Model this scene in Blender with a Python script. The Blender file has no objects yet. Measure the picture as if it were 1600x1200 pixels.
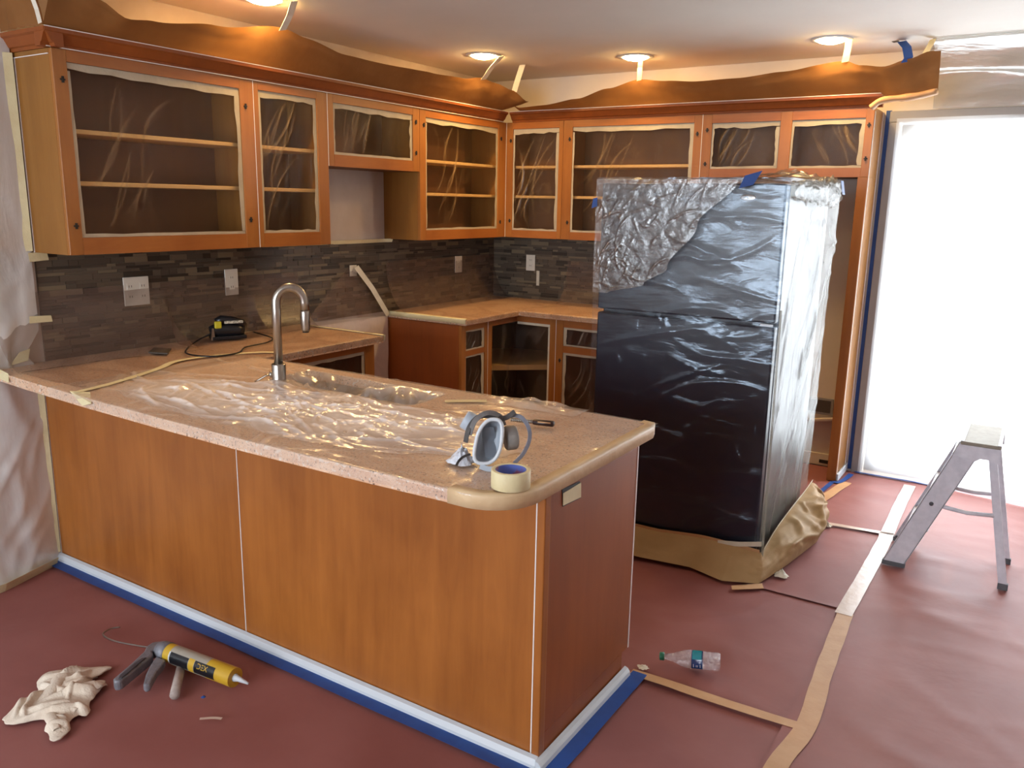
import bpy, bmesh, math, random
from mathutils import Vector, Matrix, noise
random.seed(7)
PI = math.pi
scene = bpy.context.scene
COL = scene.collection

# ------------------------------------------------------------------ camera
cam_d = bpy.data.cameras.new('camera'); cam = bpy.data.objects.new('camera', cam_d); COL.objects.link(cam)
cam_d.sensor_width = 36.0; cam_d.lens = 1286.86 * 36.0 / 1600.0; cam_d.clip_start = 0.05
R_ = Vector((0.84170427, 0.53963864, 0.01800162)); U_ = Vector((-0.13035445, 0.17074117, 0.97665509)); F_ = Vector((-0.52396721, 0.82440135, -0.21405787))
m = Matrix((R_, U_, -F_)).transposed().to_4x4(); m.translation = (3.5983, -1.8426, 1.6204)
cam.matrix_world = m
scene.camera = cam

# ------------------------------------------------------------------ world, daylight, exposure
world = bpy.data.worlds.new('world'); scene.world = world; world.use_nodes = True
wn = world.node_tree.nodes; bgn = wn['Background']
bgn.inputs[0].default_value = (0.80, 0.90, 1.0, 1); bgn.inputs[1].default_value = 2.2
scene.view_settings.view_transform = 'Standard'; scene.view_settings.look = 'None'
scene.view_settings.gamma = 1.0; scene.view_settings.use_curve_mapping = False
scene.view_settings.exposure = 0.45

def area_light(name, loc, direction, sx, sy, power, color):
    l = bpy.data.lights.new(name, 'AREA'); l.shape = 'RECTANGLE'; l.size = sx; l.size_y = sy
    l.energy = power; l.color = color
    o = bpy.data.objects.new(name, l); COL.objects.link(o); o.location = loc
    o.rotation_euler = Vector(direction).to_track_quat('-Z', 'Y').to_euler()
    return o
D = 3.517            # back wall (y)
ZC = 2.50            # ceiling
# daylight arriving through the glass door of the back wall and through the window behind the camera
area_light('daylight_door', (3.75, D + 0.40, 1.15), (0, -1, -0.12), 1.9, 2.2, 110, (0.90, 0.96, 1.0))
area_light('daylight_window', (1.7, -4.72, 1.45), (0.05, 1, 0.06), 2.7, 1.5, 155, (0.80, 0.90, 1.0))

# ------------------------------------------------------------------ materials
def lin(h):
    h = h.lstrip('#'); r = []
    for i in (0, 2, 4):
        c = int(h[i:i+2], 16) / 255.0
        r.append(c / 12.92 if c <= 0.04045 else ((c + 0.055) / 1.055) ** 2.4)
    return (*r, 1.0)
def newmat(name):
    mt = bpy.data.materials.new(name); mt.use_nodes = True
    nt = mt.node_tree; nt.nodes.clear()
    out = nt.nodes.new('ShaderNodeOutputMaterial')
    return mt, nt, out
def coords(nt, scale=(1, 1, 1), rot=(0, 0, 0)):
    tc = nt.nodes.new('ShaderNodeTexCoord'); mp = nt.nodes.new('ShaderNodeMapping')
    mp.inputs['Scale'].default_value = scale; mp.inputs['Rotation'].default_value = rot
    nt.links.new(tc.outputs['Object'], mp.inputs['Vector'])
    return mp.outputs['Vector']
def noise_n(nt, vec, scale, detail=4, rough=0.55, dist=0.0):
    n = nt.nodes.new('ShaderNodeTexNoise'); n.inputs['Scale'].default_value = scale
    n.inputs['Detail'].default_value = detail; n.inputs['Roughness'].default_value = rough
    n.inputs['Distortion'].default_value = dist
    nt.links.new(vec, n.inputs['Vector']); return n.outputs['Fac']
def ramp(nt, fac, stops):
    r = nt.nodes.new('ShaderNodeValToRGB'); e = r.color_ramp.elements
    while len(e) < len(stops): e.new(0.5)
    for i, (p, c) in enumerate(stops):
        e[i].position = p; e[i].color = c if len(c) == 4 else (*c, 1)
    nt.links.new(fac, r.inputs['Fac']); return r.outputs['Color']
def bump_n(nt, h, strength, dist=0.01):
    b = nt.nodes.new('ShaderNodeBump'); b.inputs['Strength'].default_value = strength; b.inputs['Distance'].default_value = dist
    nt.links.new(h, b.inputs['Height']); return b.outputs['Normal']
def pm(name, c1, c2=None, scale=8, stretch=(1, 1, 1), rough=0.5, metal=0.0, spec=0.5, bump=0.0, bscale=None, detail=5, lo=0.3, hi=0.7, emit=None, estr=0, coat=0.0):
    mt, nt, out = newmat(name)
    p = nt.nodes.new('ShaderNodeBsdfPrincipled'); nt.links.new(p.outputs[0], out.inputs[0])
    p.inputs['Roughness'].default_value = rough; p.inputs['Metallic'].default_value = metal
    p.inputs['Specular IOR Level'].default_value = spec; p.inputs['Coat Weight'].default_value = coat
    p.inputs['Base Color'].default_value = lin(c1)
    v = coords(nt, stretch)
    if c2:
        f = noise_n(nt, v, scale, detail)
        nt.links.new(ramp(nt, f, [(lo, lin(c1)), (hi, lin(c2))]), p.inputs['Base Color'])
    if bump:
        h = noise_n(nt, v, bscale or scale, detail)
        nt.links.new(bump_n(nt, h, bump), p.inputs['Normal'])
    if emit:
        p.inputs['Emission Color'].default_value = emit; p.inputs['Emission Strength'].default_value = estr
    return mt
def wood(name, dark, light, grain=(14, 14, 1.2), rough=0.38, blotch=1.6):
    mt, nt, out = newmat(name)
    p = nt.nodes.new('ShaderNodeBsdfPrincipled'); nt.links.new(p.outputs[0], out.inputs[0])
    p.inputs['Roughness'].default_value = rough; p.inputs['Specular IOR Level'].default_value = 0.45
    v = coords(nt, grain); v2 = coords(nt, (1.6, 1.6, 0.9))
    f1 = noise_n(nt, v, 1.3, 8, 0.65, 0.6); f2 = noise_n(nt, v2, blotch, 4)
    mx = nt.nodes.new('ShaderNodeMix'); mx.data_type = 'FLOAT'; mx.inputs['Factor'].default_value = 0.55
    nt.links.new(f1, mx.inputs['A']); nt.links.new(f2, mx.inputs['B'])
    nt.links.new(ramp(nt, mx.outputs['Result'], [(0.32, lin(dark)), (0.66, lin(light))]), p.inputs['Base Color'])
    nt.links.new(bump_n(nt, f1, 0.06, 0.004), p.inputs['Normal'])
    return mt
def film(name, haze=0.12, streak=0.35, col='#e8e4de', scale=5.0, stretch=(1, 1, 1), rot=(0, 0, 0), gloss=0.10, grough=0.18, bump=0.5, trans=0.4, wide=0.035, tint=(1, 1, 1, 1), bscale=None, fold=0.5, gcol=(1, 1, 1, 1)):
    """thin plastic: clear + milky creases + a glossy skin"""
    mt, nt, out = newmat(name)
    v = coords(nt, stretch, rot)
    f = noise_n(nt, v, scale, 3, 0.5, 0.8)
    cr = ramp(nt, f, [(0.5 - 2 * wide, (0, 0, 0)), (0.5, (1, 1, 1)), (0.5 + 2 * wide, (0, 0, 0))])
    f2 = noise_n(nt, v, scale * 0.35, 2)
    md = nt.nodes.new('ShaderNodeMath'); md.operation = 'MULTIPLY'; nt.links.new(cr, md.inputs[0]); nt.links.new(f2, md.inputs[1])
    ma = nt.nodes.new('ShaderNodeMath'); ma.operation = 'MULTIPLY_ADD'; nt.links.new(md.outputs[0], ma.inputs[0])
    ma.inputs[1].default_value = streak; ma.inputs[2].default_value = haze; ma.use_clamp = True
    at_ = nt.nodes.new('ShaderNodeAttribute'); at_.attribute_name = 'crease'      # folded film is denser
    mb_ = nt.nodes.new('ShaderNodeMath'); mb_.operation = 'MULTIPLY_ADD'; nt.links.new(at_.outputs['Fac'], mb_.inputs[0]); mb_.inputs[1].default_value = fold; nt.links.new(ma.outputs[0], mb_.inputs[2]); mb_.use_clamp = True
    ma = mb_
    tr = nt.nodes.new('ShaderNodeBsdfTransparent'); tr.inputs[0].default_value = tint
    df = nt.nodes.new('ShaderNodeBsdfDiffuse'); df.inputs[0].default_value = lin(col)
    tl = nt.nodes.new('ShaderNodeBsdfTranslucent'); tl.inputs[0].default_value = lin(col)
    gl = nt.nodes.new('ShaderNodeBsdfGlossy'); gl.inputs['Roughness'].default_value = grough; gl.inputs[0].default_value = gcol
    nb = bump_n(nt, noise_n(nt, v, bscale or scale * 1.6, 5, 0.6, 0.5), bump, 0.02)
    for n_ in (df, gl): nt.links.new(nb, n_.inputs['Normal'])
    m1 = nt.nodes.new('ShaderNodeMixShader'); m1.inputs[0].default_value = trans
    nt.links.new(df.outputs[0], m1.inputs[1]); nt.links.new(tl.outputs[0], m1.inputs[2])
    m2 = nt.nodes.new('ShaderNodeMixShader'); nt.links.new(ma.outputs[0], m2.inputs[0])
    nt.links.new(tr.outputs[0], m2.inputs[1]); nt.links.new(m1.outputs[0], m2.inputs[2])
    m3 = nt.nodes.new('ShaderNodeMixShader'); m3.inputs[0].default_value = gloss
    nt.links.new(m2.outputs[0], m3.inputs[1]); nt.links.new(gl.outputs[0], m3.inputs[2])
    nt.links.new(m3.outputs[0], out.inputs[0])
    return mt
def paper(name, c1, c2, trans=0.25, scale=6, bump=0.25, rough=0.6, spec=0.25, bscale=9):
    mt, nt, out = newmat(name)
    v = coords(nt)
    f = noise_n(nt, v, scale, 5)
    c = ramp(nt, f, [(0.3, lin(c1)), (0.7, lin(c2))])
    p = nt.nodes.new('ShaderNodeBsdfPrincipled'); p.inputs['Roughness'].default_value = rough; p.inputs['Specular IOR Level'].default_value = spec
    nt.links.new(c, p.inputs['Base Color'])
    nt.links.new(bump_n(nt, noise_n(nt, v, bscale, 4, 0.5, 0.4), bump, 0.02), p.inputs['Normal'])
    if trans:
        tl = nt.nodes.new('ShaderNodeBsdfTranslucent'); nt.links.new(c, tl.inputs[0])
        mx = nt.nodes.new('ShaderNodeMixShader'); mx.inputs[0].default_value = trans
        nt.links.new(p.outputs[0], mx.inputs[1]); nt.links.new(tl.outputs[0], mx.inputs[2]); nt.links.new(mx.outputs[0], out.inputs[0])
    else:
        nt.links.new(p.outputs[0], out.inputs[0])
    return mt
def granite(name):
    mt, nt, out = newmat(name)
    p = nt.nodes.new('ShaderNodeBsdfPrincipled'); nt.links.new(p.outputs[0], out.inputs[0])
    p.inputs['Roughness'].default_value = 0.3
    v = coords(nt)
    a = ramp(nt, noise_n(nt, v, 9, 5), [(0.3, lin('#caa080')), (0.7, lin('#e2be9e'))])
    s = ramp(nt, noise_n(nt, v, 130, 3, 0.6), [(0.36, (1, 1, 1)), (0.42, (0, 0, 0))])
    s2 = ramp(nt, noise_n(nt, v, 95, 2, 0.5), [(0.60, (0, 0, 0)), (0.66, (1, 1, 1))])
    m1 = nt.nodes.new('ShaderNodeMix'); m1.data_type = 'RGBA'; nt.links.new(s, m1.inputs[0]); nt.links.new(a, m1.inputs[6]); m1.inputs[7].default_value = lin('#5d4a40')
    m2 = nt.nodes.new('ShaderNodeMix'); m2.data_type = 'RGBA'; nt.links.new(s2, m2.inputs[0]); nt.links.new(m1.outputs[2], m2.inputs[6]); m2.inputs[7].default_value = lin('#d8ccc0')
    nt.links.new(m2.outputs[2], p.inputs['Base Color'])
    return mt
M = {}
M['wood'] = wood('cabinet_wood', '#844e1e', '#a86c32')
M['wood_h'] = wood('cabinet_wood_rail', '#884c1e', '#aa6a32', grain=(1.4, 1.4, 16))
M['wood_end'] = wood('cabinet_end_wood', '#7c4e1c', '#9a682e')
M['wood_red'] = wood('end_panel_wood', '#7c3e14', '#944e1c', rough=0.48)
M['wood_pen'] = wood('peninsula_panel_wood', '#844a1c', '#a8662c', blotch=2.2, rough=0.34)
M['interior'] = wood('cabinet_interior', '#6a4222', '#7c5029', rough=0.6)
M['shelf'] = wood('shelf_wood', '#b28a55', '#c9a46c', grain=(2, 2, 20), rough=0.55)
M['white'] = pm('white_trim', '#c6cace', rough=0.4)
M['wall'] = pm('wall_paint', '#cfc4b8', '#d8cec2', scale=3, rough=0.85)
M['ceil'] = pm('ceiling_paint', '#dcd8d0', '#e2ded6', scale=2, rough=0.95, bump=0.08, bscale=160)
M['drywall'] = pm('raw_drywall', '#cdbfb4', '#bba99b', scale=4, rough=0.9)
M['blue'] = pm('blue_tape', '#1c4a94', '#184084', scale=20, rough=0.55)
M['mask'] = pm('masking_tape', '#ddd0a6', '#d2c296', scale=14, rough=0.6, bump=0.2, bscale=60)
M['masklight'] = pm('masking_tape_pale', '#ddd6c4', '#cfc6b2', scale=18, rough=0.55, bump=0.2, bscale=60)
M['optape'] = pm('opening_tape', '#a89c88', '#b8ac96', scale=12, rough=0.5, bump=0.3, bscale=30)
M['edgetape'] = pm('edge_tape', '#d8bc94', '#cbab82', scale=14, rough=0.5, bump=0.2, bscale=40)
M['tapetan'] = pm('tan_tape', '#c89d72', '#b98c62', scale=9, rough=0.55, bump=0.15, bscale=40)
M['tapegloss'] = pm('clear_pale_tape', '#d6c3b4', '#c4ab9a', scale=9, rough=0.25, bump=0.15, bscale=40)
M['rosin'] = paper('red_rosin_paper', '#874f49', '#965e58', trans=0, scale=2.2, bump=0.22, rough=0.55, spec=0.35, bscale=3.2)
M['sub'] = pm('subfloor', '#8a6a48', '#7a5b3c', scale=5, rough=0.7)
M['kraft'] = paper('kraft_paper', '#80562f', '#90653a', trans=0.3, scale=4, bump=0.2)
M['kraft2'] = paper('kraft_skirt_paper', '#a08058', '#b09066', trans=0.1, scale=5, bump=0.3)
M['granite'] = granite('tan_granite')
M['grout'] = pm('grout', '#6c6155', rough=0.9)
TILEC = ['#5e5142', '#4e4236', '#6d5f4e', '#3a3026', '#544a3e', '#776852']
M['tiles'] = [pm('mosaic_tile_%d' % i, c, rough=0.35) for i, c in enumerate(TILEC)]
M['plate'] = pm('outlet_plastic', '#d9d4c8', rough=0.4)
M['dark'] = pm('dark_slot', '#1c1815', rough=0.6)
M['nickel'] = pm('brushed_nickel', '#b9b2a8', '#a49c92', scale=60, stretch=(1, 1, 0.1), rough=0.28, metal=1.0)
M['steel'] = pm('stainless', '#9a9690', rough=0.3, metal=1.0)
M['alu'] = pm('ladder_aluminium', '#dad8e0', '#c8c7d0', scale=30, rough=0.5, metal=0.0)
M['ladtop'] = pm('ladder_top', '#948c7c', '#867e70', scale=40, rough=0.6)
M['rubber'] = pm('grey_rubber', '#5c5c60', rough=0.7)
M['black'] = pm('black_plastic', '#15161a', rough=0.3)
M['fridge'] = pm('black_fridge', '#0e1526', rough=0.3)
M['frame'] = pm('door_frame_grey', '#8f8c8c', '#989595', scale=5, rough=0.5)
M['film_cab'] = film('cabinet_film', 0.035, 0.08, '#c8a87c', 3.2, (1, 1, 0.55), (0.6, 0.35, 0.2), gloss=0.012, grough=0.35, wide=0.014, bump=0.3, fold=0.40)
M['film_cab2'] = film('cabinet_film_loose', 0.04, 0.12, '#d0b48c', 5.0, (1, 1, 0.4), (0.5, -0.6, 0.2), gloss=0.02, grough=0.3, wide=0.02, bump=0.4, fold=0.55)
M['film_base'] = film('base_film', 0.05, 0.25, '#b9aca0', 3.5, (1, 1, 0.5), (0.3, 0.3, 0), gloss=0.07, wide=0.02, bump=0.5)
M['film_pen'] = film('counter_film', 0.26, 0.12, '#f4e2d0', 7, (1, 1.4, 1), (0, 0, 0.3), trans=0.2, gloss=0.12, grough=0.18, wide=0.03, bump=0.3, fold=0.4)
M['film_milk'] = film('bunched_film', 0.80, 0.10, '#faece2', 6, (1, 1.3, 1), (0, 0, 0.6), gloss=0.13, grough=0.20, wide=0.05, bump=0.3, fold=0.45, trans=0.12)
M['film_splash'] = film('backsplash_film', 0.30, 0.25, '#96796a', 2.2, (1, 1, 0.6), (0.5, 0, 0), gloss=0.03, grough=0.35, wide=0.03, bump=0.4)
M['film_wall'] = film('wall_sheet_film', 0.84, 0.10, '#f4f4f2', 2.5, (1, 1, 0.35), (0.5, 0, 0), gloss=0.12, grough=0.25, wide=0.06, bump=0.3, fold=0.3, trans=0.2)
M['film_ceiling'] = film('ceiling_sheet_film', 0.55, 0.35, '#d2d4cc', 1.6, (0.5, 1, 1.6), (0, 0.2, 0), gloss=0.22, grough=0.18, wide=0.06, bump=0.7)
M['film_fr'] = film('fridge_film', 0.012, 0.06, '#8d9ab0', 4.2, (0.55, 1, 2.2), (0, 0.25, 0), gloss=0.046, grough=0.16, wide=0.02, bump=0.25, bscale=7, fold=0.10, gcol=(0.76, 0.87, 1, 1))
M['film_flap'] = film('fridge_film_flap', 0.30, 0.20, '#8f7e74', 7.5, (1, 1, 1.2), (0, 0.5, 0), gloss=0.08, grough=0.2, wide=0.04, bump=0.4, fold=0.6)
M['film_side'] = film('fridge_film_side', 0.42, 0.12, '#8c8b80', 4.5, (1, 2.4, 0.5), (0.5, 0, 0), gloss=0.10, grough=0.25, wide=0.06, bump=0.25, fold=0.3)
M['film_door'] = film('door_sheet_film', 0.62, 0.15, '#f6f8fa', 1.3, (1, 1, 1), (0, 0.3, 0), gloss=0.05, grough=0.3, wide=0.05, bump=0.3, trans=0.75)
M['glass'] = film('door_glass', 0.01, 0.0, gloss=0.06, grough=0.02, bump=0.0)
M['bulb'] = pm('lit_lamp_lens', '#fff0d0', emit=(1.0, 0.64, 0.25, 1), estr=170.0)
M['caulk'] = pm('white_caulk', '#e6e0da', rough=0.5)

# ------------------------------------------------------------------ mesh helpers
class MB:
    def __init__(s): s.v = []; s.f = []; s.mi = []; s.mat = 0; s.smooth = False; s.sm = []; s.cr = {}
    def add(s, vs, fs):
        b = len(s.v); s.v += [tuple(p) for p in vs]
        for f in fs: s.f.append([b + i for i in f]); s.mi.append(s.mat); s.sm.append(s.smooth)
        return s
    def box(s, x0, x1, y0, y1, z0, z1):
        v = [(x0,y0,z0),(x1,y0,z0),(x1,y1,z0),(x0,y1,z0),(x0,y0,z1),(x1,y0,z1),(x1,y1,z1),(x0,y1,z1)]
        return s.add(v, [(0,3,2,1),(4,5,6,7),(0,1,5,4),(1,2,6,5),(2,3,7,6),(3,0,4,7)])
    def hexa(s, v): return s.add(v, [(0,3,2,1),(4,5,6,7),(0,1,5,4),(1,2,6,5),(2,3,7,6),(3,0,4,7)])
    def prism(s, poly, fn, a, b):
        """poly: 2-D outline, fn(p, q, t) -> xyz, extruded between t=a and t=b"""
        n = len(poly); v = [fn(p, q, a) for p, q in poly] + [fn(p, q, b) for p, q in poly]
        f = [tuple(range(n - 1, -1, -1)), tuple(range(n, 2 * n))] + [(i, (i+1) % n, n + (i+1) % n, n + i) for i in range(n)]
        return s.add(v, f)
    def tube(s, pts, r, n=10, cap=True, flat=1.0):
        pts = [Vector(p) for p in pts]; rs = r if isinstance(r, (list, tuple)) else [r] * len(pts)
        vs = []; up = Vector((0, 0, 1)); pn = None
        for i, p in enumerate(pts):
            t = (pts[min(i+1, len(pts)-1)] - pts[max(i-1, 0)]).normalized()
            if pn is None:
                a = up if abs(t.z) < 0.9 else Vector((1, 0, 0)); nx = t.cross(a).normalized()
            else:
                nx = (pn - t * pn.dot(t)); nx = nx.normalized() if nx.length > 1e-6 else t.orthogonal().normalized()
            pn = nx; ny = t.cross(nx)
            for k in range(n):
                an = 2 * PI * k / n; vs.append(p + nx * (math.cos(an) * rs[i]) + ny * (math.sin(an) * rs[i] * flat))
        f = [(i*n+k, i*n+(k+1) % n, (i+1)*n+(k+1) % n, (i+1)*n+k) for i in range(len(pts)-1) for k in range(n)]
        if cap: f += [tuple(range(n-1, -1, -1)), tuple(range((len(pts)-1)*n, len(pts)*n))]
        sm = s.smooth; s.smooth = True; s.add(vs, f); s.smooth = sm
        return s
    def lathe(s, prof, n=24, fn=lambda x, y, z: (x, y, z), close=True):
        vs = []
        for r, z in prof:
            for k in range(n): a = 2*PI*k/n; vs.append(fn(r*math.cos(a), r*math.sin(a), z))
        f = [(i*n+k, i*n+(k+1) % n, (i+1)*n+(k+1) % n, (i+1)*n+k) for i in range(len(prof)-1) for k in range(n)]
        if close: f += [tuple(range(n-1, -1, -1)), tuple(range((len(prof)-1)*n, len(prof)*n))]
        sm = s.smooth; s.smooth = True; s.add(vs, f); s.smooth = sm
        return s
    def grid(s, fn, nu, nv):
        vs = [fn(i / nu, j / nv) for j in range(nv + 1) for i in range(nu + 1)]
        for k, p in enumerate(vs):
            if len(p) > 3: s.cr[len(s.v) + k] = p[3]
        vs = [p[:3] for p in vs]
        f = [(j*(nu+1)+i, j*(nu+1)+i+1, (j+1)*(nu+1)+i+1, (j+1)*(nu+1)+i) for j in range(nv) for i in range(nu)]
        sm = s.smooth; s.smooth = True; s.add(vs, f); s.smooth = sm
        return s
    def ribbon(s, pts, wv, th=0.0006):
        """a strip along pts, wv = half-width vector(s), given a little thickness"""
        pts = [Vector(p) for p in pts]; n = len(pts)
        wv = [Vector(w) for w in wv] if isinstance(wv[0], (tuple, list, Vector)) else [Vector(wv)] * n
        vs = []
        for i, p in enumerate(pts):
            t = pts[min(i+1, n-1)] - pts[max(i-1, 0)]; nn = t.cross(wv[i])
            nn = nn.normalized() * th if nn.length > 1e-9 else Vector((0, 0, th))
            vs += [p - wv[i], p + wv[i], p + wv[i] + nn, p - wv[i] + nn]
        f = []
        for i in range(n - 1):
            a = i * 4; b = a + 4
            for k in range(4): f.append((a + k, a + (k+1) % 4, b + (k+1) % 4, b + k))
        f += [(3, 2, 1, 0), tuple((n-1)*4 + k for k in range(4))]
        return s.add(vs, f)
    def build(s, name, mat, parent=None, local=False, bevel=0.0, seg=2, normals=True):
        me = bpy.data.meshes.new(name)
        off = Vector((0, 0, 0))
        if parent is not None and not local:
            q = parent
            while q is not None: off += q.location; q = q.parent
        me.from_pydata([tuple(Vector(p) - off) for p in s.v], [], s.f)
        mats = mat if isinstance(mat, (list, tuple)) else [mat]
        for x in mats: me.materials.append(x)
        for p, i, sm in zip(me.polygons, s.mi, s.sm): p.material_index = i; p.use_smooth = sm
        if normals:
            bm = bmesh.new(); bm.from_mesh(me); bmesh.ops.recalc_face_normals(bm, faces=bm.faces); bm.to_mesh(me); bm.free()
        if s.cr:
            at_ = me.attributes.new('crease', 'FLOAT', 'POINT')
            for k, c_ in s.cr.items(): at_.data[k].value = c_
        o = bpy.data.objects.new(name, me); COL.objects.link(o)
        if parent is not None: o.parent = parent
        if bevel:
            b = o.modifiers.new('bevel', 'BEVEL'); b.width = bevel; b.segments = seg; b.limit_method = 'ANGLE'; b.angle_limit = 0.9
        return o
def tag(o, label, cat, group=None):
    o['label'] = label; o['category'] = cat
    if group: o['group'] = group
    return o
def thing(name, label, cat, loc=(0, 0, 0), rotz=0.0, group=None):
    o = bpy.data.objects.new(name, None); o.empty_display_size = 0.05; COL.objects.link(o)
    o.location = loc; o.rotation_euler = (0, 0, rotz)
    return tag(o, label, cat, group)
def struct(o): o['kind'] = 'structure'; return o
def nz(x, y, z=0.0, s=1.0, o=3): return noise.fractal(Vector((x * s, y * s, z * s)), 1.0, 2.0, o)
def ridge(x, y, z=0.0, s=1.0): return 1.0 - abs(noise.noise(Vector((x * s, y * s, z * s)))) * 2.0
class Creases:
    """straight folds: (centre, direction, half length, half width, height)"""
    def __init__(s, seed, n, u0, u1, v0, v1, a0, a1, l0, l1, w0, w1, h0=0.4, h1=1.0):
        g = random.Random(seed); s.L = []
        for _ in range(n):
            a = math.radians(g.uniform(a0, a1)); s.L.append((g.uniform(u0, u1), g.uniform(v0, v1), math.cos(a), math.sin(a), g.uniform(l0, l1), g.uniform(w0, w1), g.uniform(h0, h1), g.uniform(-0.5, 0.5)))
    def __call__(s, u, v):
        t = 0.0
        for cu, cv_, c, n, l, w, h, k in s.L:
            du, dv = u - cu, v - cv_; p = du * c + dv * n
            if abs(p) > l: continue
            q = dv * c - du * n - k * p * p / l
            if abs(q) > 2.2 * w: continue
            t += h * math.exp(-(q / w) ** 2) * (1 - (p / l) ** 2)
        return t
def spline(pts, n=8):
    """Catmull-Rom through pts"""
    P = [Vector(p) for p in pts]; P = [P[0]*2 - P[1]] + P + [P[-1]*2 - P[-2]]; out = []
    for i in range(1, len(P) - 2):
        for k in range(n):
            t = k / n; a, b, c, d = P[i-1], P[i], P[i+1], P[i+2]
            out.append(0.5 * ((2*b) + (c-a)*t + (2*a-5*b+4*c-d)*t*t + (3*b-a-3*c+d)*t**3))
    out.append(P[-2]); return out
def interp(tab, x):
    if x <= tab[0][0]: return tab[0][1]
    for (a, va), (b, vb) in zip(tab, tab[1:]):
        if x <= b:
            t = (x - a) / (b - a); t = t * t * (3 - 2 * t); return va + (vb - va) * t
    return tab[-1][1]

# ------------------------------------------------------------------ the room shell
XE, YF = 6.2, -4.55
struct(MB().box(-0.12, XE, YF, D + 0.12, -0.12, -0.004).build('floor', M['sub']))
struct(MB().box(-0.12, XE, YF, D + 0.12, ZC, ZC + 0.12).build('ceiling', M['ceil']))
wall_left = struct(MB().box(-0.12, 0.0, YF, D + 0.12, -0.004, ZC).build('wall_left', M['drywall']))
DX0, DX1, DZ = 2.80, 4.72, 2.115
b = MB(); b.box(0.0, DX0, D, D + 0.12, -0.004, ZC); b.box(DX1, XE, D, D + 0.12, -0.004, ZC); b.box(DX0, DX1, D, D + 0.12, DZ, ZC)
wall_back = struct(b.build('wall_back', M['wall']))
struct(MB().box(XE, XE + 0.12, YF, D + 0.12, -0.004, ZC).build('wall_right', M['wall']))
b = MB(); b.box(-0.12, 0.3, YF - 0.12, YF, -0.004, ZC); b.box(3.1, XE, YF - 0.12, YF, -0.004, ZC)
b.box(0.3, 3.1, YF - 0.12, YF, -0.004, 0.75); b.box(0.3, 3.1, YF - 0.12, YF, 2.2, ZC)
struct(b.build('wall_front', M['wall']))
w1 = struct(MB().box(0.3, 3.1, YF - 0.07, YF - 0.062, 0.75, 2.2).build('window_1', M['glass']))
b = MB()
for (x0, x1, z0, z1) in ((0.3, 0.35, 0.75, 2.2), (3.05, 3.1, 0.75, 2.2), (1.68, 1.72, 0.75, 2.2), (0.3, 3.1, 0.75, 0.8), (0.3, 3.1, 2.15, 2.2)):
    b.box(x0, x1, YF - 0.10, YF - 0.04, z0, z1)
b.build('window_frame', M['white'], w1)
# glass door in the back wall
d1 = bpy.data.objects.new('door_1', None); COL.objects.link(d1); d1.location = (DX0, D, 0); struct(d1)
b = MB()
for (x0, x1, z0, z1) in ((DX0 - 0.055, DX0, 0, DZ), (DX1, DX1 + 0.055, 0, DZ), (DX0 - 0.055, DX1 + 0.055, DZ + 0.0005, DZ + 0.062)):
    b.box(x0, x1, D - 0.018, D - 0.0005, z0, z1)
b.build('door_casing', M['frame'], d1, bevel=0.004)
for i, (x0, x1, yy) in enumerate(((DX0 + 0.01, 3.78, D + 0.03), (3.74, DX1 - 0.01, D + 0.065))):
    b = MB(); w = 0.06
    for (a0, a1, z0, z1) in ((x0, x0 + w, 0.02, DZ - 0.01), (x1 - w, x1, 0.02, DZ - 0.01), (x0, x1, 0.02, 0.10), (x0, x1, DZ - 0.07, DZ - 0.01)):
        b.box(a0, a1, yy, yy + 0.03, z0, z1)
    fr = b.build('sash_frame', M['white'], d1)
    MB().box(x0 + w, x1 - w, yy + 0.012, yy + 0.018, 0.10, DZ - 0.07).build('glass_pane', M['glass'], d1)
struct(MB().box(0.5, 8.0, D + 0.12, D + 6.0, -0.14, -0.05).build('patio_ground', pm('patio_concrete', '#b9bbbd', '#a7aaad', scale=3, rough=0.9)))

# rosin paper sheets on the floor, each a thing of its own
def floor_sheet(x0, x1, y0, y1, z, label, seed, nx=40, ny=40, curl=0.0):
    CR_ = Creases(int(seed * 77), int(8 * (x1 - x0) * (y1 - y0)) + 4, x0, x1, y0, y1, -30, 30, 0.12, 0.5, 0.02, 0.045)
    def f(u, v):
        x = x0 + (x1 - x0) * u; y = y0 + (y1 - y0) * v
        h = 0.005 * min(1, CR_(x, y)) + max(0, nz(x + seed, y, seed, 1.5)) * 0.006 + max(0, ridge(x + seed, y * 0.5, seed, 2.2) - 0.86) * 0.03
        e = min(u, 1 - u, v, 1 - v) * 12
        return (x, y, z + h * min(1, e) + curl * max(0, 1 - v * 25))
    o = MB().grid(f, nx, ny).build('rosin_paper_sheet', M['rosin'], normals=False)
    return tag(o, label, 'floor paper', 'red rosin paper sheets covering the floor')
floor_sheet(0.0, 3.12, YF + 0.02, 0.62, 0.000, 'red floor paper sheet in front of the peninsula under caulk gun and rag', 1.0, 50, 70)
floor_sheet(0.62, 3.12, 0.60, 1.56, 0.002, 'red floor paper sheet under the water bottle beside the peninsula end', 2.0, 90, 40)
floor_sheet(0.62, 3.12, 1.54, 2.52, 0.005, 'red floor paper sheet beside the wrapped refrigerator skirt', 3.0, 50, 30, curl=0.004)
floor_sheet(0.62, 3.12, 2.50, D - 0.01, 0.008, 'red floor paper sheet next to the empty refrigerator alcove', 4.0, 50, 30)
floor_sheet(3.09, XE, YF + 0.02, D - 0.01, 0.011, 'long red floor paper sheet under the step ladder by the glass door', 5.0, 110, 240)

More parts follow.
